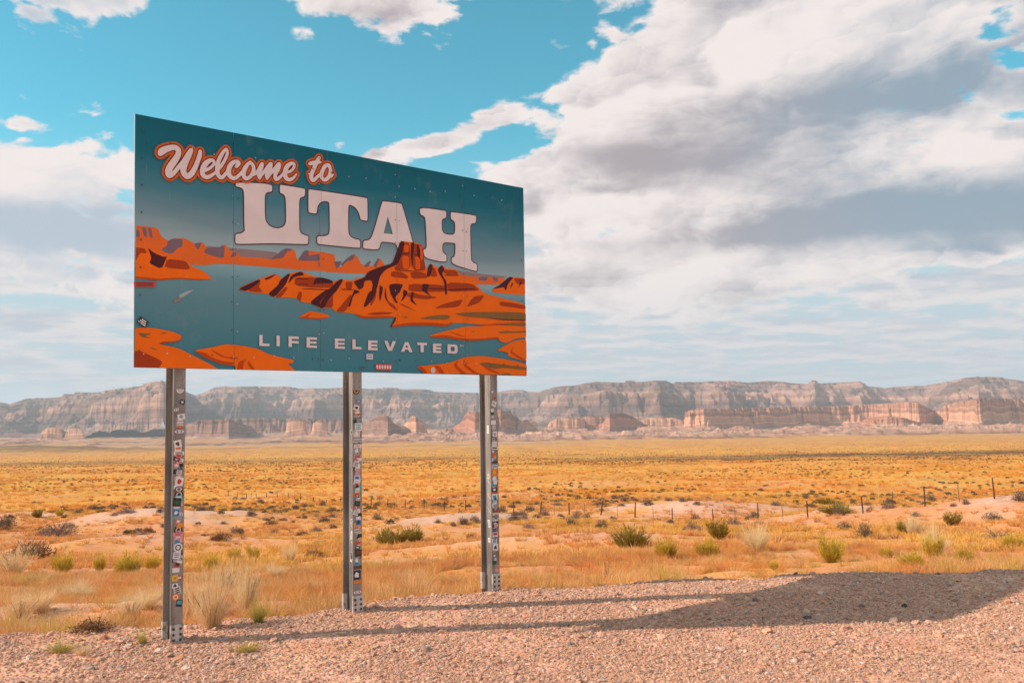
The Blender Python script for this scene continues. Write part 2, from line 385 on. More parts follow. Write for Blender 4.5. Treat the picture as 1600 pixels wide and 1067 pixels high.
c = t.mix(sp_, c, t.mix(1.0, c, (.50, .42, .45), 'MULTIPLY')); t.base(c)
t.bump(t.math('ADD', t.math('MULTIPLY', gd, 0.6), t.math('MULTIPLY', n5, .8)), 0.8, 0.03)
M_GROUND = t.m
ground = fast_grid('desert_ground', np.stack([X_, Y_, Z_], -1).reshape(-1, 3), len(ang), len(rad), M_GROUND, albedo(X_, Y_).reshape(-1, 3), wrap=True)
tag(ground, kind='structure')
print('ground', len(ang)*len(rad))

# ------------------------------------------------------------------ cliffs and mesas beyond the plain
def upx(px):                                             # sideways slope x/y of a column of the view near the horizon
    d = ray(px, 640); return d.x/d.y
def zpx(px, py, y):                                      # height that stands on a given sight line at distance y
    d = ray(px, py); return CAM_H + d.z/d.y*y
PXG = np.concatenate([np.arange(-560, -60, 2.5), np.arange(-60, 1660, 1.0), np.arange(1660, 2200, 2.5)])
UG = np.array([upx(p) for p in PXG])
def profile(tab, y_at):                                  # skyline table (column, row) -> height above datum
    c, r = zip(*tab); rows = np.interp(PXG, c, r)
    k = np.array([(ray(p, q).z/ray(p, q).y) for p, q in zip(PXG, rows)])
    return k
rock = NT('far_rock', 0.95, spec=0.1); tint = rock.attr('tint'); p = rock.pos()
sc_ = rock.n('ShaderNodeSeparateXYZ'); rock.set(sc_, 0, p)
cmb_ = rock.n('ShaderNodeCombineXYZ'); rock.set(cmb_, 2, rock.math('ADD', rock.math('MULTIPLY', sc_.outputs[2], 0.05), rock.math('MULTIPLY', rock.noise(p, 0.004, 5), 4.0)))
strata = rock.noise(cmb_.outputs[0], 2.2, 4, 0.6); grit = rock.noise(p, 0.012, 8, 0.65)
c = rock.mix(rock.map(strata, .36, .64, 0, 1), rock.mix(1.0, tint, (.62, .56, .58), 'MULTIPLY'), tint)
ledge = rock.noise(cmb_.outputs[0], 0.30, 3, 0.6)
c = rock.mix(rock.map(ledge, .42, .58, 0, 1), rock.mix(1.0, c, (.70, .60, .60), 'MULTIPLY'), rock.mix(1.0, c, (1.16, 1.10, 1.06), 'MULTIPLY'))
c = rock.mix(rock.map(grit, .42, .62), rock.mix(1.0, c, (.80, .76, .74), 'MULTIPLY'), c); rock.base(c)
rock.bump(grit, 1.0, 9.0); M_ROCK = rock.m

# the long plateau wall on the skyline
SKYL = [(-150,634),(0,628),(20,629),(45,630),(75,622),(125,622),(180,620),(185,614),(240,613),(262,611),(290,600)]
SKYL = [(-150,640),(-60,634),(0,628),(8,629),(15,631),(30,626),(42,622),(75,621),(95,618),(100,613),(145,612),(165,610),(190,605),(215,602),(235,597),(250,594),(262,596),(275,603),(295,612),(306,616),(320,611),(335,605),(350,603),(352,602),(356,604),(372,604),(415,603),(440,603),(480,606),(537,605),(600,606),(625,606),(640,607),(672,609),(680,612),(700,613),(745,614),(770,613),(785,610),(800,608),(818,608),(824,610),(840,610),(868,605),(900,600),(932,594),(975,595),(1003,595),(1025,591),(1043,593),(1052,598),(1060,595),(1104,596),(1140,594),(1170,596),(1208,595),(1262,597),(1270,593),(1274,593),(1284,597),(1347,596),(1360,601),(1384,605),(1400,604),(1445,602),(1452,600),(1478,594),(1502,590),(1543,587),(1566,589),(1600,595),(1660,600),(1760,612)]
SKYL = [(-560,612),(-420,618),(-330,610),(-240,622)] + SKYL + [(1850,606),(1960,598),(2100,604),(2200,610)]
kT = profile(SKYL, None)
YE_T = [(-150,10800),(0,10300),(60,10500),(130,9900),(200,9500),(255,8900),(272,9600),(300,10900),(340,11200),(380,10900),(420,11300),(500,10900),(560,11300),(620,11000),(700,11300),(790,11200),(830,11000),(880,10500),(930,10200),(980,10100),(1030,9700),(1050,10100),(1085,10500),(1110,10200),(1140,10000),(1200,10500),(1265,10000),(1275,9900),(1290,10300),(1350,10400),(1400,10900),(1445,10600),(1455,10200),(1480,9900),(1530,9700),(1600,10300),(1740,10800)]
YE = np.interp(PXG, *zip(*YE_T)); YE = 10400 + (YE-10400)*1.7
YR = np.concatenate([np.linspace(7200, 9000, 30), np.linspace(9030, 12300, 150), np.linspace(12400, 14500, 12)])
P2, Y2 = np.meshgrid(PXG, YR, indexing='ij'); U2 = np.repeat(UG[:, None], len(YR), 1); X2 = U2*Y2
rdg = fbm(X2/900, Y2/900, 5, 101, .55, True); rdg2 = fbm(X2/260, Y2/420, 4, 111, .55, True)
d = Y2 - YE[:, None] + (rdg-.55)*2300 + (rdg2-.55)*520
base = height(X2, Y2)
T2 = kT[:, None]*Y2 + CAM_H
top_at = kT[:, None]*(YE[:, None]+500) + CAM_H
zt = [-2400, -1500, -700, -260, -200, -60, 260, 330, 700, 760, 1100, 1160, 1700]
zf = [0, .05, .20, .40, .42, .60, .68, .76, .83, .90, .94, 1.0, 1.0]
f = np.interp(d, zt, zf)
gul = (fbm(X2/190, Y2/900, 5, 121, .6, True)-.5)*np.interp(d, [-2200, -900, -100, 300, 800], [.03, .22, .13, .07, .004])*2*np.minimum(1, f*2.2)**.5
Tz = np.minimum(T2, top_at + 0*T2); Tz = np.where(d > 900, T2*0+top_at, top_at)
Z2 = base*(1-f) + Tz*f + gul*(Tz-base)
Z2 = np.minimum(Z2, T2 + 2)                               # the rim never stands over the skyline seen from the road
Z2 = np.where(f <= 0.001, base-25, Z2)
rim = smooth(f, .38, .45)*(1-smooth(f, .64, .72)) + smooth(f, .84, .9)*.6
colr = np.array([.40, .27, .225])*(1-rim[..., None]) + np.array([.62, .385, .28])*rim[..., None]
lowc = smooth(f, .22, .02)[..., None]; colr = colr*(1-lowc) + np.array([.42, .27, .21])*lowc
tl = smooth(fbm(X2/1500, Y2/700, 3, 131), .45, .6)[..., None]; colr = colr*(1-.42*tl)  # dark mottling in the wall's colour, standing in for cloud shadow patches
o = fast_grid('plateau_cliffs', np.stack([X2, Y2, Z2], -1).reshape(-1, 3), len(PXG), len(YR), M_ROCK, colr.reshape(-1, 3), smooth=False)
tag(o, kind='structure')

# the middle distance: sandstone mesas, buttes and pale slickrock
YM = np.concatenate([np.linspace(3700, 5200, 60), np.linspace(5215, 8400, 190)])
P3, Y3 = np.meshgrid(PXG, YM, indexing='ij'); X3 = np.repeat(UG[:, None], len(YM), 1)*Y3
b3 = height(X3, Y3)
slick = smooth(fbm(X3/500, Y3/350, 4, 141), .42, .62)*smooth(Y3, 3900, 4700)*(1-smooth(Y3, 7300, 8200))
slick = slick*np.interp(P3, [0, 300, 420, 640, 760, 1740], [.5, .35, .4, .8, 1, 1])
Z3 = b3 - 4 + slick*(3 + 48*fbm(X3/130, Y3/200, 5, 145, .55, True)**2)
c3 = np.zeros(Z3.shape+(3,)) + np.array([.50, .29, .18]); c3 = c3 + (np.array([.76, .48, .34])-c3)*smooth(slick*(.5+fbm(X3/90, Y3/150, 3, 147)), .25, .5)[..., None]
n_a = fbm(X3/140, Y3/140, 4, 151, .55, True)-.55; n_b = fbm(X3/45, Y3/60, 3, 155, .5, True)-.5; n_c = fbm(X3/18, Y3/200, 3, 158, .5, True)-.5
def mesa(tops, yedge, depth, colour, na=90, nb=34, talus=170, end=40, tal_h=.36):
    global Z3, c3
    px, py = zip(*tops); k = np.interp(P3, px, py)
    ye = np.interp(P3, *zip(*yedge)) if isinstance(yedge, list) else yedge
    yc = yedge[0][1] if isinstance(yedge, list) else yedge
    ks = np.interp(PXG, px, [ray(a, b).z/ray(a, b).y for a, b in tops])[:, None]
    Tp = CAM_H + ks*(ye+60)
    x0 = upx(px[0]); x1 = upx(px[-1])
    din = np.minimum(np.minimum(X3-x0*Y3, x1*Y3-X3), np.minimum(Y3-ye, ye+depth-Y3)) + (n_a*na*1.8 + n_b*nb*1.5)*min(1, (x1-x0)*yc/2/200) + 16
    q_ = float(np.clip((x1-x0)*yc/2/260, .28, 1)); talus_ = talus*q_; din = din/q_
    fr = np.interp(din, [-talus-60, -talus, -talus*.4, 0, 9, 22, 36, 40, 54], [0, .02, .14, tal_h, tal_h+.16, .80, .86, .97, 1.0])
    rough = 1 + (n_c*.22+n_b*.25)*smooth(fr, .05, .4)*(1-smooth(fr, .9, 1))
    zz_ = b3-4 + (Tp-b3+4)*fr*rough; zz_ = np.minimum(zz_, CAM_H+ks*Y3)
    m_ = (zz_ > Z3) & (fr > .01)
    col = np.array(colour)*(1-.0*fr[..., None]); cap = smooth(fr, .84, .92)[..., None]*(1-smooth(fr, .985, 1.0)[..., None]); tl = smooth(fr, tal_h, tal_h*.4)[..., None]
    col = col + (np.array([.36, .20, .14])-col)*cap*.8; col = col + (np.array([.64, .43, .33])-col)*tl*.7
    Z3 = np.where(m_, zz_, Z3); c3 = np.where(m_[..., None], col, c3)
RED = (.55, .26, .17); PALE = (.74, .42, .27); ROCK_SHADED = (.32, .19, .15)  # the darkest tint paints shade into mesas whose faces lie in shadow
mesa([(345,656),(357,654),(400,653),(537,655),(560,660)], 7400, 500, ROCK_SHADED)
mesa([(70,672),(76,668),(94,668),(97,671)], 6300, 100, PALE, 40); mesa([(104,673),(110,670),(124,669),(128,671)], 6300, 100, PALE, 40)
mesa([(290,664),(300,660),(312,656),(330,656),(345,655),(358,656),(368,660),(388,664)], [(290,6500),(340,6250),(358,6150),(388,6600)], 260, ROCK_SHADED, 60)
mesa([(452,657),(458,655),(470,655),(474,657)], 6400, 120, PALE, 30); mesa([(492,660),(497,656),(503,655),(508,660)], 6350, 100, PALE, 25)
mesa([(562,667),(570,659),(576,658),(588,652),(594,648),(600,647),(605,649),(609,653),(614,660),(624,666)], [(566,6300),(606,5900),(618,6100)], 220, ROCK_SHADED, 50)
mesa([(630,664),(636,659),(641,652),(646,649),(649,652),(655,655),(662,661)], [(632,6100),(650,5850),(660,6000)], 160, PALE, 35)
mesa([(706,669),(712,664),(719,661),(725,650),(731,641),(737,645),(746,643),(757,644),(770,641),(780,640),(790,643),(797,641),(801,648),(806,650),(815,658)], [(708,6300),(742,5650),(760,5700),(775,5900),(782,5700),(815,6300)], 300, RED, 60, 30, 130)
mesa([(812,660),(822,655),(835,659)], 6100, 120, PALE, 30); mesa([(862,658),(870,653),(900,652),(908,655)], 6700, 200, PALE, 40); mesa([(905,656),(912,651),(940,650),(946,656)], 6900, 200, RED, 40)
mesa([(940,662),(948,652),(954,645),(972,645),(985,649),(996,655),(1004,662)], [(940,6400),(952,6000),(1004,6500)], 200, RED, 35)
mesa([(1000,657),(1010,653),(1050,652),(1066,657)], 7000, 300, PALE, 50)
# the big mesa on the right: its edge turns towards and away from the sun
mesa([(1085,640),(1090,638),(1100,639),(1195,637),(1300,635),(1385,630),(1432,627),(1440,632),(1458,641),(1468,641),(1474,634),(1500,627),(1520,624),(1540,622),(1600,624),(1745,628),(1900,634),(1990,640)],
     [(1085,6250),(1100,6150),(1180,6500),(1250,6750),(1320,6950),(1370,6900),(1420,6500),(1436,6450),(1462,6900),(1475,6500),(1500,6250),(1526,5850),(1534,5850),(1580,6250),(1745,6900),(1990,7300)], 2600, PALE, 90, 40, 210, tal_h=.30)
mesa([(1335,667),(1348,656),(1360,651),(1385,650),(1410,652),(1430,658),(1452,664),(1470,668)], [(1335,5800),(1365,5600),(1400,5500),(1470,5800)], 300, RED, 60, 40, 90)
mesa([(1125,674),(1150,665),(1175,667),(1185,672)], 5900, 160, PALE, 70, 40, 120); mesa([(1222,672),(1232,666),(1240,668),(1250,674)], 5800, 80, RED, 40, 30, 80)
mesa([(1560,676),(1580,672),(1600,671),(1660,672),(1745,676)], 5400, 200, PALE, 60, 30, 90)
Z3[:, 0] -= 60; Z3[:, -1] -= 60
o = fast_grid('sandstone_mesas', np.stack([X3, Y3, Z3], -1).reshape(-1, 3), len(PXG), len(YM), M_ROCK, c3.reshape(-1, 3), smooth=False)
tag(o, kind='structure')

# ------------------------------------------------------------------ haze: one closed box of even air
mb = MB(); zt_, zb_ = 760.0, -360.0
mb.box((0, 2000, (zt_+zb_)/2), Vector((1, 0, 0)), Vector((0, 1, 0)), Vector((0, 0, 1)), 27000, 27500, (zt_-zb_)/2)
mh = bpy.data.materials.new('haze'); mh.use_nodes = True; nt = mh.node_tree; nt.nodes.remove(nt.nodes['Principled BSDF'])
pv = nt.nodes.new('ShaderNodeVolumePrincipled'); pv.inputs['Color'].default_value = (0.66, 0.84, 1.0, 1); pv.inputs['Density'].default_value = 4.0e-5; pv.inputs['Anisotropy'].default_value = 0.1
nt.links.new(pv.outputs[0], nt.nodes['Material Output'].inputs['Volume'])
hz = mb.build('haze', [mh]); tag(hz, kind='stuff'); mh.cycles.homogeneous_volume = True if hasattr(mh.cycles, 'homogeneous_volume') else None

# ------------------------------------------------------------------ the welcome sign
SIGN_TH = 0.87169474
DX = Vector((math.sin(SIGN_TH), math.cos(SIGN_TH), 0))          # along the board
DN = Vector((math.cos(SIGN_TH), -math.sin(SIGN_TH), 0))         # out of the printed face
DZ = Vector((0, 0, 1))
SO = Vector((-4.44583608, 10.71981027, 3.44657129-0.18))        # lower left corner of the board
def on_board(px, py, off=0.0):
    d = ray(px, py); P0 = SO + DN*off
    t = (P0 - Vector((0, 0, CAM_H))).dot(DN)/d.dot(DN)
    q = Vector((0, 0, CAM_H)) + d*t - SO
    return q.dot(DX), q.z
def bp(s, t, off=0.0): return SO + DX*s + DZ*t + DN*off
def crop(x0, y0, k): return lambda pts: [on_board(x0+p[0]/k, y0+p[1]/k) for p in pts]
cA = crop(230, 210, 9.412); cB = crop(370, 220, 9.412); cC = crop(355, 270, 6.957); cD = crop(555, 290, 7.62)
cE = crop(395, 510, 9.412); cF = crop(560, 515, 9.412); cG = crop(200, 340, 4.2687); cH = crop(500, 370, 4.638)
LL, LR, UR, UL = on_board(209, 574), on_board(822.3, 587.3), on_board(817.6, 294), on_board(211, 178)
BW = (LR[0]+UR[0])/2 - (LL[0]+UL[0])/2
SEAMS = [LL[0] + (LR[0]-LL[0])*k/5 for k in range(1, 5)]

def print_mat(name, c, rough=0.55):
    t = NT(name, rough, spec=0.15); p = t.pos()
    w = t.noise(p, 3.0, 5, 0.6); f = t.noise(t.vmul(p, (40, 40, 6)), 1.0, 2)
    col = t.mix(t.map(w, 0.35, 0.7), tuple(q*0.92 for q in c), c)
    col = t.mix(t.map(f, 0.6, 0.85, 0, 0.06), col, (0.75, 0.72, 0.70))
    t.base(col); return t.m
M_CREAM = print_mat('print_cream', (0.80, 0.70, 0.70))
M_LETTER = print_mat('print_white', (0.82, 0.74, 0.74))
M_RED = print_mat('print_dark_red', (0.16, 0.006, 0.012))
M_RIM = print_mat('print_rim_orange', (0.62, 0.13, 0.025))
M_LINE = print_mat('print_line', (0.10, 0.025, 0.05))
PR = {
    'O': print_mat('print_orange', (0.95, 0.17, 0.006)),
    'O2': print_mat('print_far_orange', (0.86, 0.17, 0.028)),
    'OD': print_mat('print_rust', (0.42, 0.055, 0.010)),
    'OE': print_mat('print_deep_orange', (0.60, 0.07, 0.004)),
    'P': print_mat('print_mauve_shade', (0.22, 0.15, 0.19)),
    'P2': print_mat('print_mauve_haze', (0.32, 0.24, 0.24)),
    'M': print_mat('print_maroon', (0.085, 0.018, 0.024)),
    'OL': print_mat('print_olive', (0.26, 0.14, 0.045)),
    'OF': print_mat('print_face_orange', (0.86, 0.12, 0.004)),
    'W': print_mat('print_wake', (0.36, 0.45, 0.47)),
}
# the panel print: a printed blend from deep teal to pale grey sky, then the lake
t = NT('print_sky_and_lake', 0.5, spec=0.18); sepn = t.n('ShaderNodeSeparateXYZ'); t.set(sepn, 0, t.pos())
zz = t.math('SUBTRACT', sepn.outputs[2], SO.z); zz = t.math('DIVIDE', zz, 3.04)
zz = t.math('ADD', zz, t.math('MULTIPLY', t.math('SUBTRACT', t.noise(t.vmul(t.pos(), (0.5, 0.5, 2.2)), 1.4, 3), 0.5), 0.09))
rp = t.n('ShaderNodeValToRGB'); t.set(rp, 0, zz); e = rp.color_ramp.elements
stops = [(0.0, (0.040, 0.185, 0.245)), (0.14, (0.060, 0.20, 0.25)), (0.26, (0.085, 0.22, 0.27)), (0.38, (0.125, 0.27, 0.32)),
         (0.455, (0.22, 0.40, 0.46)), (0.50, (0.30, 0.42, 0.45)), (0.60, (0.16, 0.27, 0.32)), (0.72, (0.055, 0.19, 0.25)), (0.86, (0.008, 0.13, 0.18)), (1.0, (0.003, 0.10, 0.145))]
stops = [(a, tuple(min(1, q*1.22) for q in c)) for a, c in stops]
e[0].position, e[0].color = stops[0][0], (*stops[0][1], 1); e[1].position, e[1].color = stops[-1][0], (*stops[-1][1], 1)
for pz, c in stops[1:-1]:
    q = e.new(pz); q.color = (*c, 1)

dirt = t.noise(t.pos(), 2.2, 6, 0.65); sc = t.noise(t.vmul(t.pos(), (30, 30, 1.2)), 1.0, 4, 0.6)
col = t.mix(t.map(dirt, 0.56, 0.74, 0, 0.16), rp.outputs[0], (0.38, 0.36, 0.38))
col = t.mix(t.map(sc, 0.66, 0.78, 0, 0.30), col, (0.5, 0.5, 0.5)); t.base(col)
t.set(t.b, 'Roughness', t.map(dirt, 0.3, 0.7, 0.42, 0.6)); t.bump(t.noise(t.vmul(t.pos(), (1, 1, .6)), 1.6, 2), 0.5, 0.05); M_PANEL = t.m
M_ALU = flat('panel_edge_aluminium', (0.62, 0.60, 0.58), 0.35, 0.8, 0.05)

sign = empty('welcome_sign', (SO.x+DX.x*BW/2, SO.y+DX.y*BW/2, 0))
tag(sign, 'large painted state welcome board with red rock lake scene on three sticker-covered steel posts', 'road sign')
bpy.context.view_layer.update()
SIGN_INV = Matrix.Translation(-sign.location)
def sp(o, parent=None):                      # world-space verts under the sign's own origin
    o.data.transform(SIGN_INV); o.parent = parent or sign; return o

# five aluminium panels, 4 mm joints between them
def lerp2(a, b, k): return (a[0]+(b[0]-a[0])*k, a[1]+(b[1]-a[1])*k)
panels = []
for k in range(5):
    g0 = 0.0014 if k else 0; g1 = 0.0014 if k < 4 else 0
    b0, b1 = lerp2(LL, LR, k/5), lerp2(LL, LR, (k+1)/5); u0, u1 = lerp2(UL, UR, k/5), lerp2(UL, UR, (k+1)/5)
    off = 0.0012*((k*7) % 3)
    c4 = [(b0[0]+g0, b0[1]), (b1[0]-g1, b1[1]), (u1[0]-g1, u1[1]), (u0[0]+g0, u0[1])]
    V = [bp(s, z, off) for s, z in c4] + [bp(s, z, off-0.022) for s, z in c4]
    p = mesh('panel', V, [(0, 1, 2, 3), (7, 6, 5, 4), (0, 4, 5, 1), (1, 5, 6, 2), (2, 6, 7, 3), (3, 7, 4, 0)], [M_PANEL, M_ALU], None, midx=[0, 1, 1, 1, 1, 1])
    panels.append(sp(p))

LAYER = [0.0045]
def nxt(d=0.00009): LAYER[0] += d; return LAYER[0]
def clip_seams(bm):
    for s in SEAMS:
        for off in (-0.0016, 0.0016):
            bmesh.ops.bisect_plane(bm, geom=bm.verts[:]+bm.edges[:]+bm.faces[:], plane_co=SO+DX*(s+off), plane_no=DX)
        dl = [f for f in bm.faces if abs((f.calc_center_median()-SO).dot(DX)-s) < 0.0016]
        bmesh.ops.delete(bm, geom=dl, context='FACES')
    # keep inside the board
    for co, no in ((bp(LL[0]+.001, 0), -DX), (bp(LR[0]-.001, 0), DX), (bp(0, LL[1]+.001), -DZ)):
        bmesh.ops.bisect_plane(bm, geom=bm.verts[:]+bm.edges[:]+bm.faces[:], plane_co=co, plane_no=no, clear_outer=True)
def poly_faces(loops, off):
    vs = [[Vector((s, z, 0)) for s, z in lp] for lp in loops]
    tri = tessellate_polygon(vs); fl = [v for lp in vs for v in lp]
    return [bp(v.x, v.y, off) for v in fl], tri
def add_poly(bm, loops, mi=0, off=None):
    off = off or nxt(); V, T = poly_faces(loops, off); bv = [bm.verts.new(v) for v in V]
    for tr in T:
        try: f = bm.faces.new([bv[i] for i in tr]); f.material_index = mi
        except ValueError: pass
def finish(bm, name, mats, parent=None):
    clip_seams(bm)
    for f in bm.faces:
        if f.normal.length == 0: f.normal_update()
    bm.normal_update()
    for f in bm.faces:
        if f.normal.dot(DN) < 0: f.normal_flip()
    me = bpy.data.meshes.new(name); bm.to_mesh(me); bm.free()
    for q in mats: me.materials.append(q)
    return sp(link(bpy.data.objects.new(name, me)), parent)
def chaikin(pts, k=0.18, it=1):
    for _ in range(it):
        o = []
        for i, a in enumerate(pts):
            b = pts[(i+1) % len(pts)]
            o += [(a[0]+(b[0]-a[0])*k, a[1]+(b[1]-a[1])*k), (a[0]+(b[0]-a[0])*(1-k), a[1]+(b[1]-a[1])*(1-k))]
        pts = o
    return pts

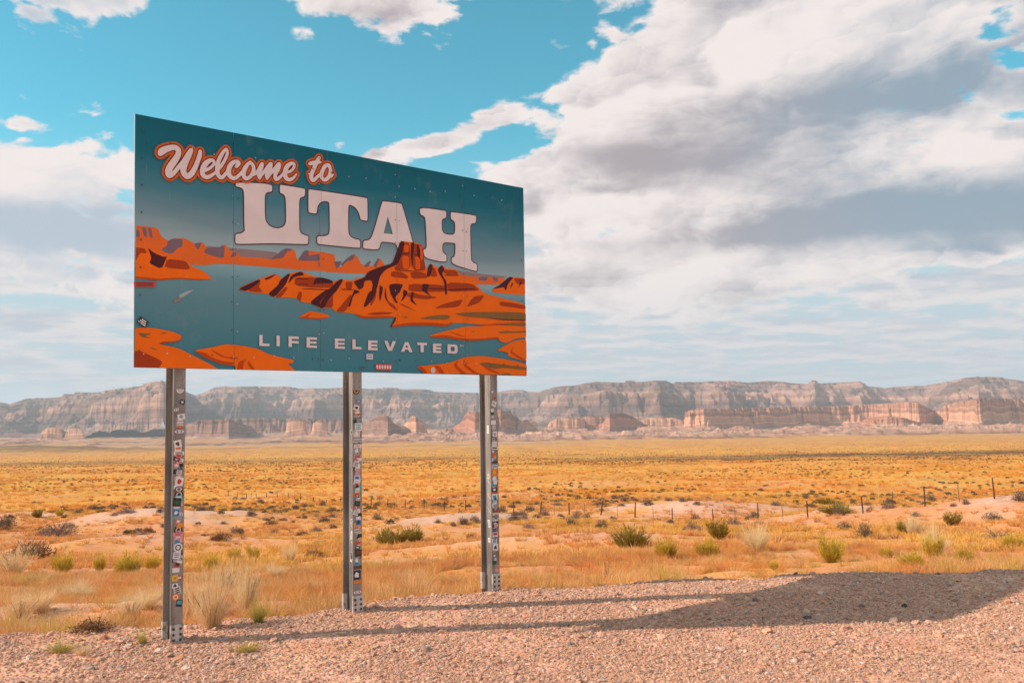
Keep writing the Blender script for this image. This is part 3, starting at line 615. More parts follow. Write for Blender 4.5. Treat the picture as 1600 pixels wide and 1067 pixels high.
# --- the landscape print, back to front
ART = [
 ('P2', cG, [(500,205),(520,190),(700,205),(900,222),(1000,235),(990,300),(740,300),(500,260)]),
 ('O2', cG, [(30,50),(200,70),(215,120),(262,155),(300,140),(380,138),(440,175),(500,165),(525,205),(610,200),(630,182),(655,185),(680,228),(725,230),(745,262),(900,270),(960,280),(1040,208),(1108,210),(1130,290),(1165,250),(1180,220),(1330,235),(1380,250),(1380,362),(1150,350),(900,328),(700,312),(600,308),(520,318),(440,318),(400,300),(250,280),(30,260)]),
 ('P', cG, [(50,80),(75,85),(80,130),(50,130)]), ('P', cG, [(90,65),(120,70),(128,135),(105,125)]), ('P', cG, [(130,68),(155,70),(165,140),(145,130)]),
 ('P', cG, [(262,160),(300,140),(365,145),(360,195),(330,205),(290,245),(225,225),(228,205),(258,190)]),
 ('P', cG, [(440,175),(490,165),(470,215),(455,205)]), ('P', cG, [(525,202),(610,198),(630,185),(645,195),(638,278),(500,235)]),
 ('P', cG, [(700,230),(725,235),(715,262),(680,265)]), ('P', cG, [(945,282),(1040,208),(1090,208),(1085,225),(1060,225),(1035,270),(985,275)]),
 ('P', cG, [(1130,285),(1175,220),(1205,220),(1200,255),(1290,240),(1300,255),(1270,270),(1290,290),(1190,290)]),
 ('P', cG, [(1265,300),(1305,300),(1305,325),(1270,330)]), ('P', cG, [(1330,255),(1350,260),(1366,330),(1335,320)]),
 ('O2', cH, [(-5,115),(60,120),(115,225),(165,215),(235,128),(260,130),(300,200),(340,215),(385,210),(420,155),(440,165),(480,225),(520,235),(420,260),(300,270),(0,255)]),
 ('P', cH, [(100,178),(160,178),(130,228),(115,225)]), ('P', cH, [(185,165),(235,128),(255,135),(235,170),(190,180),(160,215),(150,200)]), ('P', cH, [(315,215),(355,175),(370,180),(350,215),(330,220)]), ('P', cH, [(385,210),(420,155),(430,160),(405,225)]),
 ('O2', cH, [(1000,268),(1100,275),(1350,300),(1300,348),(1130,345),(1060,320)]),
 ('P2', cH, [(940,230),(1020,250),(1180,272),(1370,290),(1300,300),(1050,285)]),
 ('P', cH, [(1145,300),(1165,290),(1215,292),(1205,320),(1150,318)]), ('P', cH, [(1250,295),(1290,298),(1285,325),(1255,320)]),
 ('O', cH, [(1240,385),(1300,355),(1370,290),(1490,300),(1490,425),(1370,415),(1245,402)]),
 ('M', cH, [(1245,380),(1300,350),(1370,290),(1400,295),(1380,320),(1360,345),(1345,395),(1330,365),(1300,372)]), ('OD', cH, [(1400,300),(1490,305),(1490,345),(1420,340)]), ('M', cH, [(1450,320),(1465,330),(1435,370)]), ('M', cH, [(1390,330),(1400,340),(1370,385)]),
 ('O', cG, [(30,195),(140,205),(260,255),(340,270),(390,290),(430,330),(500,355),(562,410),(480,415),(330,405),(200,418),(120,408),(30,405)]),
 ('OE', cG, [(30,392),(120,398),(200,410),(330,400),(480,410),(562,410),(480,417),(330,408),(200,421),(120,411),(30,407)]),
 ('OD', cG, [(30,200),(110,205),(125,240),(80,235),(45,300),(30,300)]), ('OD', cG, [(260,275),(385,290),(420,350),(240,335)]), ('M', cG, [(130,200),(170,235),(240,265),(262,255),(222,345),(140,305),(155,270)]),
 ('O', cG, [(1135,665),(1210,622),(1275,635),(1335,648),(1340,665),(1290,675),(1180,672)]), ('OE', cG, [(1135,666),(1180,660),(1210,640),(1220,642),(1190,668),(1290,670),(1340,663),(1290,677),(1180,674)]),
 ('W', cG, [(330,520),(395,488),(440,480),(420,497),(350,540)]), ('P2', cG, [(300,560),(330,535),(360,540),(320,570)]),
 ('O', None, cG([(728,478),(800,440),(870,412),(925,390),(990,375),(1022,408),(1070,372),(1155,358),(1240,395)]) +
   cH([(30,300),(85,330),(150,305),(235,320),(260,300),(320,295),(345,255),(430,220),(520,195),(545,130),(580,30),(650,38),(740,55),(752,170),(770,240),(795,195),(820,205),(850,230),(880,205),(910,230),(985,235),(1015,290),(1080,310),(1140,355),(1185,410),(1300,440),(1495,490),(1495,660),(1380,645),(1300,625),(1200,640),(1060,625),(960,625),(920,650),(780,640),(640,640),(505,655),(530,605),(540,580),(480,585),(300,592),(240,555),(110,545),(85,515),(10,520)]) +
   cG([(1280,605),(1215,570),(1160,565),(1110,535),(975,533),(935,510),(850,503),(775,492)])),
 ('OD', cG, [(790,493),(885,425),(870,460),(900,500)]), ('OD', cG, [(975,533),(1050,460),(1065,470),(1020,533)]), ('OD', cG, [(1110,400),(1240,398),(1366,430),(1366,470),(1240,470),(1110,455)]),
 ('M', cG, [(728,478),(870,412),(885,425),(790,493)]), ('M', cG, [(905,408),(990,375),(960,400),(920,418)]), ('M', cG, [(930,510),(1000,450),(1010,420),(1070,372),(1080,380),(1045,455),(975,533)]),
 ('M', cG, [(1065,445),(1085,385),(1155,358),(1175,385),(1110,395)]), ('M', cG, [(1205,570),(1290,500),(1380,455),(1380,490),(1300,570),(1290,605)]),
 ('M', cG, [(1115,404),(1200,409),(1200,414),(1115,410)]), ('M', cG, [(1135,441),(1200,444),(1200,450),(1135,447)]), ('M', cG, [(1160,471),(1366,482),(1366,489),(1160,477)]), ('M', cG, [(1230,450),(1250,400),(1300,402),(1360,420),(1366,440),(1270,440)]), ('OD', cG, [(1120,540),(1140,490),(1160,500),(1150,560)]), ('OD', cG, [(1270,570),(1330,500),(1366,510),(1366,600),(1310,603)]),
 ('OD', cH, [(585,40),(650,45),(655,240),(530,245),(560,150)]), ('OD', cH, [(670,50),(740,60),(752,170),(765,245),(670,250)]), ('OD', cH, [(515,252),(590,255),(640,290),(630,305),(510,290)]), ('OD', cH, [(650,255),(760,262),(780,300),(660,305)]),
 ('OF', cH, [(602,60),(640,60),(640,110),(610,115)]), ('OF', cH, [(700,60),(735,68),(745,160),(728,170)]), ('OF', cH, [(590,140),(640,140),(645,230),(600,235)]), ('OF', cH, [(685,140),(720,150),(725,235),(690,240)]),
 ('OD', cH, [(640,340),(900,350),(905,400),(760,400),(640,395)]), ('OD', cH, [(920,330),(1100,340),(1160,390),(920,400)]), ('OD', cH, [(820,520),(900,485),(1040,450),(1000,510)]), ('OD', cH, [(1120,430),(1190,425),(1150,480),(1060,510),(1090,460)]), ('OD', cH, [(1300,470),(1400,480),(1490,500),(1490,525),(1300,500)]),
 ('OD', cH, [(890,240),(980,245),(1005,275),(900,270)]), ('OD', cH, [(800,215),(830,230),(850,290),(800,290)]), ('OD', cH, [(110,545),(150,500),(215,420),(240,430),(180,545)]), ('OD', cH, [(330,560),(420,545),(530,550),(500,560),(400,568)]), ('OD', cH, [(560,480),(600,490),(700,545),(640,520)]), ('OD', cH, [(480,460),(540,500),(560,540),(500,500)]), ('OD', cH, [(180,330),(235,325),(225,385),(190,380)]), ('OD', cH, [(370,420),(410,380),(400,450),(360,510)]), ('OD', cH, [(620,420),(660,400),(720,420),(860,440),(760,455),(640,440)]),
 ('M', cH, [(240,325),(320,295),(345,255),(430,220),(520,195),(545,130),(580,30),(612,40),(590,130),(560,200),(470,240),(430,290),(410,380),(370,400),(380,350),(370,315),(320,320),(310,370),(280,385),(255,350)]),
 ('M', cH, [(250,380),(290,400),(240,420),(215,510),(200,505),(235,410)]), ('M', cH, [(310,510),(350,400),(410,375),(390,440),(335,505)]), ('M', cH, [(-5,520),(5,470),(100,340),(150,305),(165,315),(120,390),(60,450),(30,515)]),
 ('M', cH, [(655,40),(682,45),(672,130),(665,240),(655,150)]), ('M', cH, [(700,60),(712,60),(725,110),(720,170),(700,120)]), ('M', cH, [(770,290),(780,215),(800,195),(815,215),(795,290)]), ('M', cH, [(850,235),(880,205),(900,235),(880,270),(915,330),(918,420),(905,420),(895,320),(860,270)]),
 ('M', cH, [(495,350),(540,340),(600,345),(575,400),(540,440),(560,480),(545,480),(510,420)]), ('M', cH, [(740,340),(790,345),(770,395),(810,440),(780,420),(735,390)]), ('M', cH, [(600,380),(635,400),(615,440),(580,475),(600,430)]), ('M', cH, [(660,400),(680,410),(665,450),(700,500),(650,465)]), ('M', cH, [(430,350),(455,370),(430,480),(425,420)]), ('M', cH, [(470,360),(480,440),(500,490),(465,440)]),
 ('M', cH, [(590,120),(645,118),(645,126),(590,128)]), ('M', cH, [(680,130),(725,132),(725,140),(680,137)]), ('M', cH, [(520,245),(640,246),(760,258),(640,253)]), ('M', cH, [(770,372),(905,378),(905,384),(770,378)]), ('M', cH, [(920,384),(1080,374),(1160,388),(1080,384),(920,392)]), ('M', cH, [(150,378),(240,382),(240,388),(150,384)]), ('M', cH, [(900,275),(1000,278),(1000,284),(900,282)]), ('M', cH, [(520,655),(505,655),(530,605),(540,580),(548,590),(540,615),(520,640)]),
 ('OE', cH, [(510,655),(640,642),(780,642),(920,652),(965,622),(940,622),(925,635),(780,622),(640,625),(530,642)]), ('OE', cH, [(240,555),(300,592),(480,587),(540,580),(480,575),(320,578)]), ('OE', cH, [(1000,620),(1150,640),(1200,640),(1300,625),(1495,655),(1495,662),(1380,648),(1300,635),(1200,650),(1060,628)]),
 ('OL', cH, [(710,595),(800,575),(900,565),(945,575),(920,600),(830,600)]), ('OL', cH, [(960,560),(1040,550),(1200,545),(1495,550),(1495,605),(1300,600),(1180,590),(1060,580)]), ('OL', cH, [(1310,630),(1400,625),(1495,625),(1495,645),(1390,655)]), ('OL', cH, [(590,580),(630,578),(625,590)]), ('M', cH, [(1200,585),(1300,597),(1495,602),(1495,609),(1300,604)]),
 ('O', cH, [(780,718),(840,700),(920,680),(1040,650),(1150,650),(1250,640),(1495,650),(1495,730),(1420,735),(1350,770),(1300,760),(1290,735),(1160,748),(1050,752),(930,732),(830,728)]), ('OE', cH, [(785,722),(900,712),(1060,740),(1160,738),(1290,725),(1290,737),(1160,750),(1050,754),(930,734),(830,730)]), ('OE', cH, [(920,680),(980,700),(1060,725),(1000,720)]), ('OL', cH, [(1285,690),(1340,680),(1400,685),(1495,682),(1495,695),(1380,698),(1300,700)]), ('OL', cH, [(1085,690),(1120,680),(1110,690)]),
 ('O', cH, [(1275,825),(1340,785),(1400,755),(1495,740),(1495,905),(1400,880),(1350,860),(1360,845),(1330,830)]), ('OE', cH, [(1400,790),(1385,830),(1430,860),(1495,900),(1495,907),(1420,875),(1370,838)]),
 ('O', cH, [(690,940),(790,930),(930,915),(1040,872),(1160,862),(1300,880),(1495,920),(1495,1020),(1200,1020),(760,1010),(740,975)]), ('OE', cH, [(690,940),(740,942),(775,985),(760,1010),(730,965)]), ('OE', cH, [(820,930),(860,935),(900,985),(870,1000)]), ('OE', cH, [(1000,890),(985,930),(1060,995),(1030,1010),(960,930)]), ('OE', cH, [(1040,880),(1050,920),(1130,985),(1190,1000),(1120,1005),(1030,930)]), ('OE', cH, [(1130,905),(1250,965),(1320,1000),(1400,1010),(1240,985)]),
 ('OL', cH, [(1145,920),(1180,908),(1320,925),(1495,945),(1495,968),(1330,950),(1250,960)]), ('OL', cH, [(1310,990),(1360,985),(1400,1010),(1330,1010)]),
 ('O', cG, [(30,735),(160,735),(300,762),(358,790),(340,815),(310,825),(215,830),(205,845),(330,870),(450,930),(560,985),(610,1020),(30,1020)]), ('OE', cG, [(200,835),(310,828),(345,812),(355,795),(350,815),(318,830),(215,842)]), ('OD', cG, [(65,885),(150,920),(230,960),(200,1010),(30,1010),(30,900)]), ('OL', cG, [(60,768),(160,775),(110,790),(150,805),(90,800)]), ('OL', cG, [(145,865),(180,875),(195,885),(160,880)]), ('OL', cG, [(210,765),(260,770),(240,778)]),
 ('O', cG, [(435,885),(560,865),(640,845),(700,848),(760,855),(860,875),(930,910),(1010,930),(1105,950),(1095,970),(1060,975),(1125,1030),(720,1030),(710,985),(620,980),(560,955),(500,930)]), ('OE', cG, [(440,890),(510,900),(560,935),(640,960),(710,965),(705,982),(620,980),(560,955),(500,930)]), ('OE', cG, [(545,875),(600,905),(650,930),(740,935),(700,945),(620,930),(570,900)]), ('OE', cG, [(720,1020),(735,960),(790,945),(770,965),(760,1020)]), ('OE', cG, [(800,955),(790,975),(825,1020),(850,1022),(815,975)]),
]
keys = list(PR)
FRONT_FROM = next(i for i, a in enumerate(ART) if a[1] is None)     # the main butte and what lies before it cover the letters
def art_object(items):                                   # one object per painted land mass, its shades with it
    bm = None
    for key, f, pts in items:
        if key in ('O', 'O2', 'W') or bm is None:
            if bm: finish(bm, nm_, [PR[k] for k in keys])
            bm = bmesh.new(); nm_ = 'painted_boat_wake' if key == 'W' else 'painted_rock' 
        add_poly(bm, [chaikin(f(pts) if f else pts, 0.16)], keys.index(key))
    finish(bm, nm_, [PR[k] for k in keys])
art_object(ART[:FRONT_FROM])

# --- UTAH in slab capitals with a thin outline
def rounded(pts): return chaikin(pts, 0.2, 2)
UTAH = [
 [cC([(85,100),(490,118),(492,205),(470,215),(430,220),(410,250),(412,500),(440,560),(490,592),(545,602),(595,590),(625,560),(633,510),(630,280),(610,240),(565,225),(565,135),(580,128),(840,170),(850,185),(845,262),(800,275),(783,300),(785,620),(800,655),(840,675),(880,685),(885,700),(880,775),(865,783),(480,772),(110,782),(85,770),(80,745),(82,675),(95,662),(150,655),(185,630),(178,580),(176,220),(165,185),(140,165),(85,155)])],
 [cC([(875,185),(890,175),(1510,270),(1525,285),(1528,520),(1515,530),(1442,518),(1435,470),(1415,420),(1385,380),(1345,358),(1316,355),(1316,650),(1335,690),(1370,712),(1430,725),(1447,740),(1447,815),(1435,825),(990,783),(972,770),(970,700),(985,687),(1060,685),(1095,670),(1108,640),(1105,330),(1085,318),(1050,315),(1010,330),(985,365),(978,410),(970,455),(890,440),(875,430)])],
 [cD([(330,183),(540,210),(557,228),(680,650),(700,725),(760,735),(760,830),(500,805),(500,745),(470,690),(320,673),(305,685),(282,772),(100,757),(85,740),(88,655),(165,645),(200,590),(315,190)]), cD([(385,375),(342,568),(438,578)])],
 [cD([(760,255),(1065,298),(1085,310),(1083,390),(1045,402),(1030,420),(1035,570),(1180,590),(1183,450),(1170,430),(1130,400),(1130,320),(1145,312),(1430,355),(1440,370),(1438,450),(1385,460),(1368,480),(1378,880),(1395,910),(1440,930),(1452,950),(1450,1020),(1435,1028),(1145,940),(1140,855),(1180,845),(1187,700),(1175,690),(1040,680),(1038,780),(1055,805),(1088,830),(1088,925),(820,870),(800,760),(835,752),(845,720),(830,400),(815,370),(765,350)])],
]
def ribbon(bm, loop, w, mi, off, closed=True):
    n = len(loop); L_ = []; R_ = []
    for i in range(n):
        a = Vector(loop[i-1]) if (closed or i) else Vector(loop[0]); b = Vector(loop[(i+1) % n]) if (closed or i < n-1) else Vector(loop[-1])
        tn = (b-a).normalized() if (b-a).length > 1e-9 else Vector((1, 0)); nn = Vector((-tn.y, tn.x)); p = Vector(loop[i])
        L_.append(bm.verts.new(bp(*(p+nn*w/2), off))); R_.append(bm.verts.new(bp(*(p-nn*w/2), off)))
    for i in range(n if closed else n-1):
        j = (i+1) % n
        try: f = bm.faces.new((L_[i], L_[j], R_[j], R_[i])); f.material_index = mi
        except ValueError: pass
for loops in UTAH:
    bm = bmesh.new(); o1 = nxt(); loops = [rounded(l) if i == 0 else l for i, l in enumerate(loops)]
    add_poly(bm, loops, 0, o1); o2 = nxt()
    for l in loops: ribbon(bm, l, 0.014, 1, o2)
    finish(bm, 'capital_letter', [M_LETTER, M_LINE])
art_object(ART[FRONT_FROM:])

# --- "Welcome to" in brush script: one distance field, three nested outlines
STROKES = [
 (cA, [(182,292,70),(205,260,100),(260,228,95),(335,205,85),(400,200,80),(450,235,80),(445,310,85),(390,400,95),(330,485,98),(300,560,92),(318,612,80),(375,585,62),(450,495,60),(535,395,66),(600,300,78),(640,238,62)]),
 (cA, [(640,238,62),(610,300,80),(560,400,88),(528,500,86),(530,570,86),(575,622,84),(640,590,80),(695,500,72),(735,400,66),(765,310,66),(772,255,50)]),
 (cA, [(855,535,46),(925,495,44),(972,440,42),(968,392,42),(915,390,58),(850,440,76),(808,520,76),(812,600,72),(870,636,62),(945,605,50),(1005,560,40)]),
 (cA, [(1005,560,40),(1075,480,44),(1140,370,46),(1172,280,42),(1152,222,36),(1095,290,54),(1045,390,60),(1022,500,66),(1035,600,66),(1085,642,58),(1140,592,50),(1185,530,40)]),
 (cA, [(1300,482,46),(1338,432,58),(1302,402,52),(1232,440,64),(1192,520,72),(1202,610,70),(1270,652,58),(1340,610,48),(1400,545,42)]),
 (cB, [(225,365,46),(180,330,44),(120,400,64),(92,480,66),(105,545,62),(148,560,52),(205,515,54),(238,440,56),(232,370,50),(190,318,40)]),
 (cB, [(215,515,36),(270,490,34),(320,410,42),(365,345,50),(345,420,58),(310,500,56),(328,560,38)]),
 (cB, [(328,560,36),(400,450,42),(490,345,52),(478,415,58),(432,500,58),(435,562,40)]),
 (cB, [(435,562,36),(520,450,42),(612,348,52),(605,410,58),(558,500,58),(562,568,52),(605,560,46),(680,485,36)]),
 (cB, [(700,468,36),(765,462,38),(822,415,38),(835,355,46),(795,338,48),(732,385,64),(700,470,70),(715,552,64),(770,578,52),(830,545,38),(872,490,20)]),
 (cB, [(1205,255,46),(1172,310,58),(1140,380,56),(1102,470,58),(1085,540,62),(1112,590,50),(1168,545,44),(1222,490,34)]),
 (cB, [(1065,345,50),(1130,328,56),(1222,322,34)]), (cB, [(1052,492,22),(1085,500,30)]),
 (cB, [(1362,400,50),(1340,362,46),(1285,385,56),(1242,470,58),(1240,550,54),(1292,580,52),(1350,525,56),(1368,430,52),(1335,362,40)]), (cB, [(1350,528,40),(1380,535,30),(1412,500,22)]),
]
def catmull(P, n=5):
    o = []
    for i in range(len(P)-1):
        p0, p1, p2, p3 = P[max(i-1, 0)], P[i], P[i+1], P[min(i+2, len(P)-1)]
        for k in range(n):
            t_ = k/n; o.append([0.5*((2*b)+(-a+c)*t_+(2*a-5*b+4*c-d)*t_*t_+(-a+3*b-3*c+d)*t_**3) for a, b, c, d in zip(p0, p1, p2, p3)])
    o.append(list(P[-1])); return o
segs = []
for f, pts in STROKES:
    sm = catmull(pts); bc = f([(p[0], p[1]) for p in sm])
    px_m = (f([(pts[0][0]+100, pts[0][1])])[0][0]-f([(pts[0][0], pts[0][1])])[0][0])/100
    pz_m = (f([(pts[0][0], pts[0][1])])[0][1]-f([(pts[0][0], pts[0][1]+100)])[0][1])/100
    k = (px_m*0.5+pz_m*0.5)
    for a in range(len(sm)-1):
        segs.append((bc[a], bc[a+1], sm[a][2]*k/2, sm[a+1][2]*k/2))
SU = k
allx = [s[0][0] for s in segs]; allz = [s[0][1] for s in segs]
g = 0.0085; x0g, x1g, z0g, z1g = min(allx)-.2, max(allx)+.2, min(allz)-.2, max(allz)+.2
gx = np.arange(x0g, x1g, g); gz = np.arange(z0g, z1g, g); GX, GZ = np.meshgrid(gx, gz, indexing='ij'); SDF = np.full(GX.shape, 9.0)
for a, b, ra, rb in segs:
    dx, dz = b[0]-a[0], b[1]-a[1]; l2 = dx*dx+dz*dz+1e-12
    h = np.clip(((GX-a[0])*dx+(GZ-a[1])*dz)/l2, 0, 1)
    SDF = np.minimum(SDF, np.hypot(GX-a[0]-h*dx, GZ-a[1]-h*dz)-(ra+(rb-ra)*h))
def fill_level(bm, F, lev, mi, off):
    inside = F < lev; nx, nz = F.shape; cache = {}
    def vert(key, x, z):
        if key not in cache: cache[key] = bm.verts.new(bp(x, z, off))
        return cache[key]
    cells = inside[:-1, :-1].astype(int)+inside[1:, :-1]+inside[1:, 1:]+inside[:-1, 1:]
    for i, j in zip(*np.nonzero(cells)):
        cs = [(i, j), (i+1, j), (i+1, j+1), (i, j+1)]; vs = []
        for q in range(4):
            A, B = cs[q], cs[(q+1) % 4]; fa, fb = F[A]-lev, F[B]-lev
            if fa < 0: vs.append(vert(A, gx[A[0]], gz[A[1]]))
            if (fa < 0) != (fb < 0):
                key = (min(A, B), max(A, B)); t_ = fa/(fa-fb)
                vs.append(vert(key, gx[A[0]]+(gx[B[0]]-gx[A[0]])*t_, gz[A[1]]+(gz[B[1]]-gz[A[1]])*t_))
        if len(vs) >= 3:
            try: f = bm.faces.new(vs); f.material_index = mi
            except ValueError: pass
bm = bmesh.new()
fill_level(bm, SDF, SU*38, 0, nxt(.0003)); fill_level(bm, SDF, SU*12, 1, nxt(.0003)); fill_level(bm, SDF, 0.0, 2, nxt(.0003))
finish(bm, 'brush_script', [M_RIM, M_RED, M_CREAM])

# --- LIFE ELEVATED
def glyph(ch, x0, x1, y0, y1, cf, sh=0.038):
    w, h = x1-x0, y1-y0; s = 47.0 if ch != 'SM' else 8; hb = 36.0
    def q(pts): return cf([(x0+a, y0+b+a*sh) for a, b in pts])
    if ch == 'L': return [[q([(0,0),(s,0),(s,h-hb),(w,h-hb),(w,h),(0,h)])]]
    if ch == 'I': return [[q([(0,0),(w,0),(w,h),(0,h)])]]
    if ch == 'F': return [[q([(0,0),(w,0),(w,hb),(s,hb),(s,h*.42),(w,h*.42),(w,h*.42+hb),(s,h*.42+hb),(s,h),(0,h)])]]
    if ch == 'E': hb = 34; return [[q([(0,0),(w,0),(w,hb),(s,hb),(s,h/2-16),(w*.96,h/2-16),(w*.96,h/2+16),(s,h/2+16),(s,h-hb),(w,h-hb),(w,h),(0,h)])]]
    if ch == 'T': return [[q([(0,0),(w,0),(w,hb),(w/2+23,hb),(w/2+23,h),(w/2-23,h),(w/2-23,hb),(0,hb)])]]
    if ch == 'V': return [[q([(0,0),(50,0),(w/2,h*.68),(w-48,0),(w,0),(w/2+28,h),(w/2-28,h)])]]
    if ch == 'A': return [[q([(w/2-24,0),(w/2+24,0),(w,h),(w-48,h),(w-64,h*.76),(62,h*.76),(48,h),(0,h)]), q([(w/2,h*.30),(w/2-24,h*.56),(w/2+24,h*.56)])]]
    if ch == 'D': return [[q([(0,0),(w-34,0),(w-8,14),(w,42),(w,h-42),(w-10,h-14),(w-34,h),(0,h)]), q([(s,hb),(s,h-hb),(w-50,h-hb),(w-44,h-hb-10),(w-44,hb+10),(w-50,hb)])]]
o_ = nxt(.0003)
for ch, x0, x1, y0, y1, cf in (('L',88,235,125,286,cE),('I',340,388,135,291,cE),('F',517,665,145,302,cE),('E',782,933,158,312,cE),('E',1197,1343,178,326,cE),('L',1455,1587,190,334,cE),
        ('E',132,272,158,300,cF),('V',370,542,165,308,cF),('A',615,785,182,325,cF),('T',857,997,190,330,cF),('E',1085,1210,205,341,cF),('D',1300,1448,215,350,cF)):
    bm = bmesh.new()
    for lp in glyph(ch, x0, x1, y0, y1, cf): add_poly(bm, lp, 0, o_)
    finish(bm, 'motto_letter', [M_CREAM])
bm = bmesh.new()
for st_ in ([(1503,228),(1488,226),(1484,234),(1500,240),(1498,250),(1482,248)], [(1510,252),(1512,228),(1521,243),(1531,230),(1534,254)]):   # the small service mark
    ribbon(bm, cF(st_), 0.006, 0, o_, closed=False)
finish(bm, 'service_mark', [M_CREAM])

# --- rivets, and the stickers on the board
M_RIVET = flat('rivet_metal', (0.5, 0.48, 0.46), 0.3, 0.9); M_RIVETD = flat('rivet_dark', (0.06, 0.07, 0.08), 0.5, 0.2)
mb = MB(); r_ = random.Random(3)
for s in SEAMS:
    for k in range(9):
        for sd in (-0.035, 0.035):
            z = 0.16 + k*0.34 + r_.uniform(-.02, .02)
            mb.disc(bp(s+sd, z, LAYER[0]), DX, DZ, DN, 0.008, 0.005, 7, r_.choice([0, 1, 1]))
for k in range(22):
    s = 0.12 + k*0.275
    for z in (0.17+r_.uniform(-.02, .02), 2.72+r_.uniform(-.05, .05)): mb.disc(bp(s, z, LAYER[0]), DX, DZ, DN, 0.009, 0.006, 7, r_.choice([0, 0, 1]))
for k in range(9):
    mb.disc(bp(0.07, 0.2+k*0.33, LAYER[0]), DX, DZ, DN, 0.011, 0.005, 7, 1); mb.disc(bp(LR[0]-0.08, 0.2+k*0.33, LAYER[0]), DX, DZ, DN, 0.009, 0.005, 7, 1)
o = sp(mb.build('riveting', [M_RIVET, M_RIVETD])); o['kind'] = 'stuff'

SC_ = {'w': (0.78, 0.76, 0.76), 'k': (0.025, 0.025, 0.03), 'r': (0.60, 0.035, 0.02), 'o': (0.80, 0.20, 0.02), 'y': (0.75, 0.48, 0.05), 'b': (0.04, 0.20, 0.50), 't': (0.05, 0.42, 0.50), 'g': (0.01, 0.12, 0.05), 'p': (0.75, 0.32, 0.32), 'n': (0.12, 0.05, 0.03), 'c': (0.62, 0.56, 0.48), 'v': (0.25, 0.22, 0.42), 's': (0.32, 0.32, 0.33)}
SM = {k: flat('sticker_'+n, SC_[k], 0.45, 0, 0.10, 60) for k, n in zip('wkroybtgpncvs', ['white','black','red','orange','yellow','blue','teal','green','pink','brown','cream','violet','grey'])}
SKEY = list(SM)
def sticker(c, ax, ay, nrm, w, h, rot, main, ink, shape, parent, rr, label=None):
    """a thin printed decal: backing, rim and an inked mark"""
    ca, sa = math.cos(rot), math.sin(rot); X_ = ax*ca+ay*sa; Y_ = ay*ca-ax*sa; mb = MB(); mi, ik = 0, 1
    if shape == 'disc':
        mb.disc(c, X_, Y_, nrm, w/2, .0008, 14, mi, h/2); mb.disc(Vector(c)+nrm*.0010, X_, Y_, nrm, w*.33, .0004, 12, ik, h*.33); mb.disc(Vector(c)+nrm*.0016, X_, Y_, nrm, w*.20, .0004, 9, mi, h*.22)
    else:
        mb.box(Vector(c)+nrm*.0004, X_, Y_, nrm, w/2, h/2, .0004, mi)
        if shape == 'bars':
            for k in range(3): mb.box(Vector(c)+nrm*.0011+Y_*(h*(.26-.26*k)), X_, Y_, nrm, w*rr.uniform(.25, .42), h*.07, .0002, ik)
        elif shape == 'block': mb.box(Vector(c)+nrm*.0011+Y_*h*.1, X_, Y_, nrm, w*.38, h*.26, .0002, ik)
        elif shape == 'blob':
            V = [Vector(c)+nrm*.0012+X_*(w*.42*math.cos(a)*rr.uniform(.4, 1))+Y_*(h*.42*math.sin(a)*rr.uniform(.4, 1)) for a in [k*math.pi/5 for k in range(10)]]
            mb.add(V, [tuple(range(10))], ik)
        elif shape == 'tall':
            for k in range(6): mb.box(Vector(c)+nrm*.0011+X_*(w*(-.40+.16*k)), X_, Y_, nrm, w*.045, h*.30, .0002, ik)
    o = mb.build('sticker', [SM[main], SM[ink]])
    o = sp(o, parent)
    if label: o['label'] = label
    return o
r_ = random.Random(5)
for px, py, w, h, rot, m1, m2, sh, lab in (
    (576.5, 557.3, .10, .075, 0, 'w', 'v', 'bars', 'small white sticker with violet lines'), (598.6, 573.5, .27, .085, 0, 'r', 'w', 'tall', 'long red and white lettered sticker'),
    (675.5, 578.5, .075, .085, 0, 'w', 's', 'disc', 'round white sticker on the lower edge'), (225.3, 444.5, .25, .062, .08, 'r', 'k', 'bars', 'red and black strip sticker on the left edge'),
    (222.5, 503.5, .12, .085, -.6, 'k', 'w', 'bars', 'dark diamond sticker on the left edge'), (564.5, 574.5, .09, .012, .2, 'n', 'k', 'none', None)):
    s, z = on_board(px, py); k = min(4, max(0, int((s-LL[0])/(LR[0]-LL[0])*5)))
    sticker(bp(s, z, LAYER[0]+.001), DX, DZ, DN, w, h, rot, m1, m2, sh, panels[k], r_, lab)

# --- stringers behind the board, posts, plates, bolts
t = NT('galvanised_steel', 0.45, 0.35); p = t.pos(); n1 = t.noise(t.vmul(p, (6, 6, 1.2)), 1.0, 5, 0.6); n2 = t.voro(p, 60, out='Color')
col = t.mix(t.map(n1, 0.35, 0.65), (0.19, 0.175, 0.165), (0.34, 0.31, 0.285)); col = t.mix(0.12, col, n2, 'OVERLAY'); t.base(col)
t.set(t.b, 'Roughness', t.map(n1, 0.3, 0.7, 0.34, 0.55)); M_STEEL = t.m
t = NT('painted_plate', 0.6, 0.1); n1 = t.noise(t.pos(), 14, 5, 0.6); t.base(t.mix(t.map(n1, 0.5, 0.68), (0.58, 0.54, 0.50), (0.26, 0.22, 0.19))); M_PLATE = t.m
M_BOLT = flat('bolt_steel', (0.34, 0.32, 0.31), 0.35, 0.9); M_BOLTD = flat('bolt_rusty', (0.10, 0.055, 0.045), 0.6, 0.4)
for z in (0.25, 0.95, 1.65, 2.35, 2.85):
    mb = MB(); mb.box(bp(BW/2, z, -0.0255-0.0252), DX, DZ, DN, BW/2-0.05, 0.04, 0.025); sp(mb.build('stringer', [M_STEEL]))
for s in SEAMS:
    mb = MB(); mb.box(bp(s, 1.5, -0.0235), DX, DZ, DN, 0.03, 1.45, 0.0012); sp(mb.build('joint_strip', [M_RIVETD]))
FW, FT, DEP, WT = 0.145, 0.011, 0.27, 0.009
FOFF = -0.0775                                             # front flange starts behind the stringers
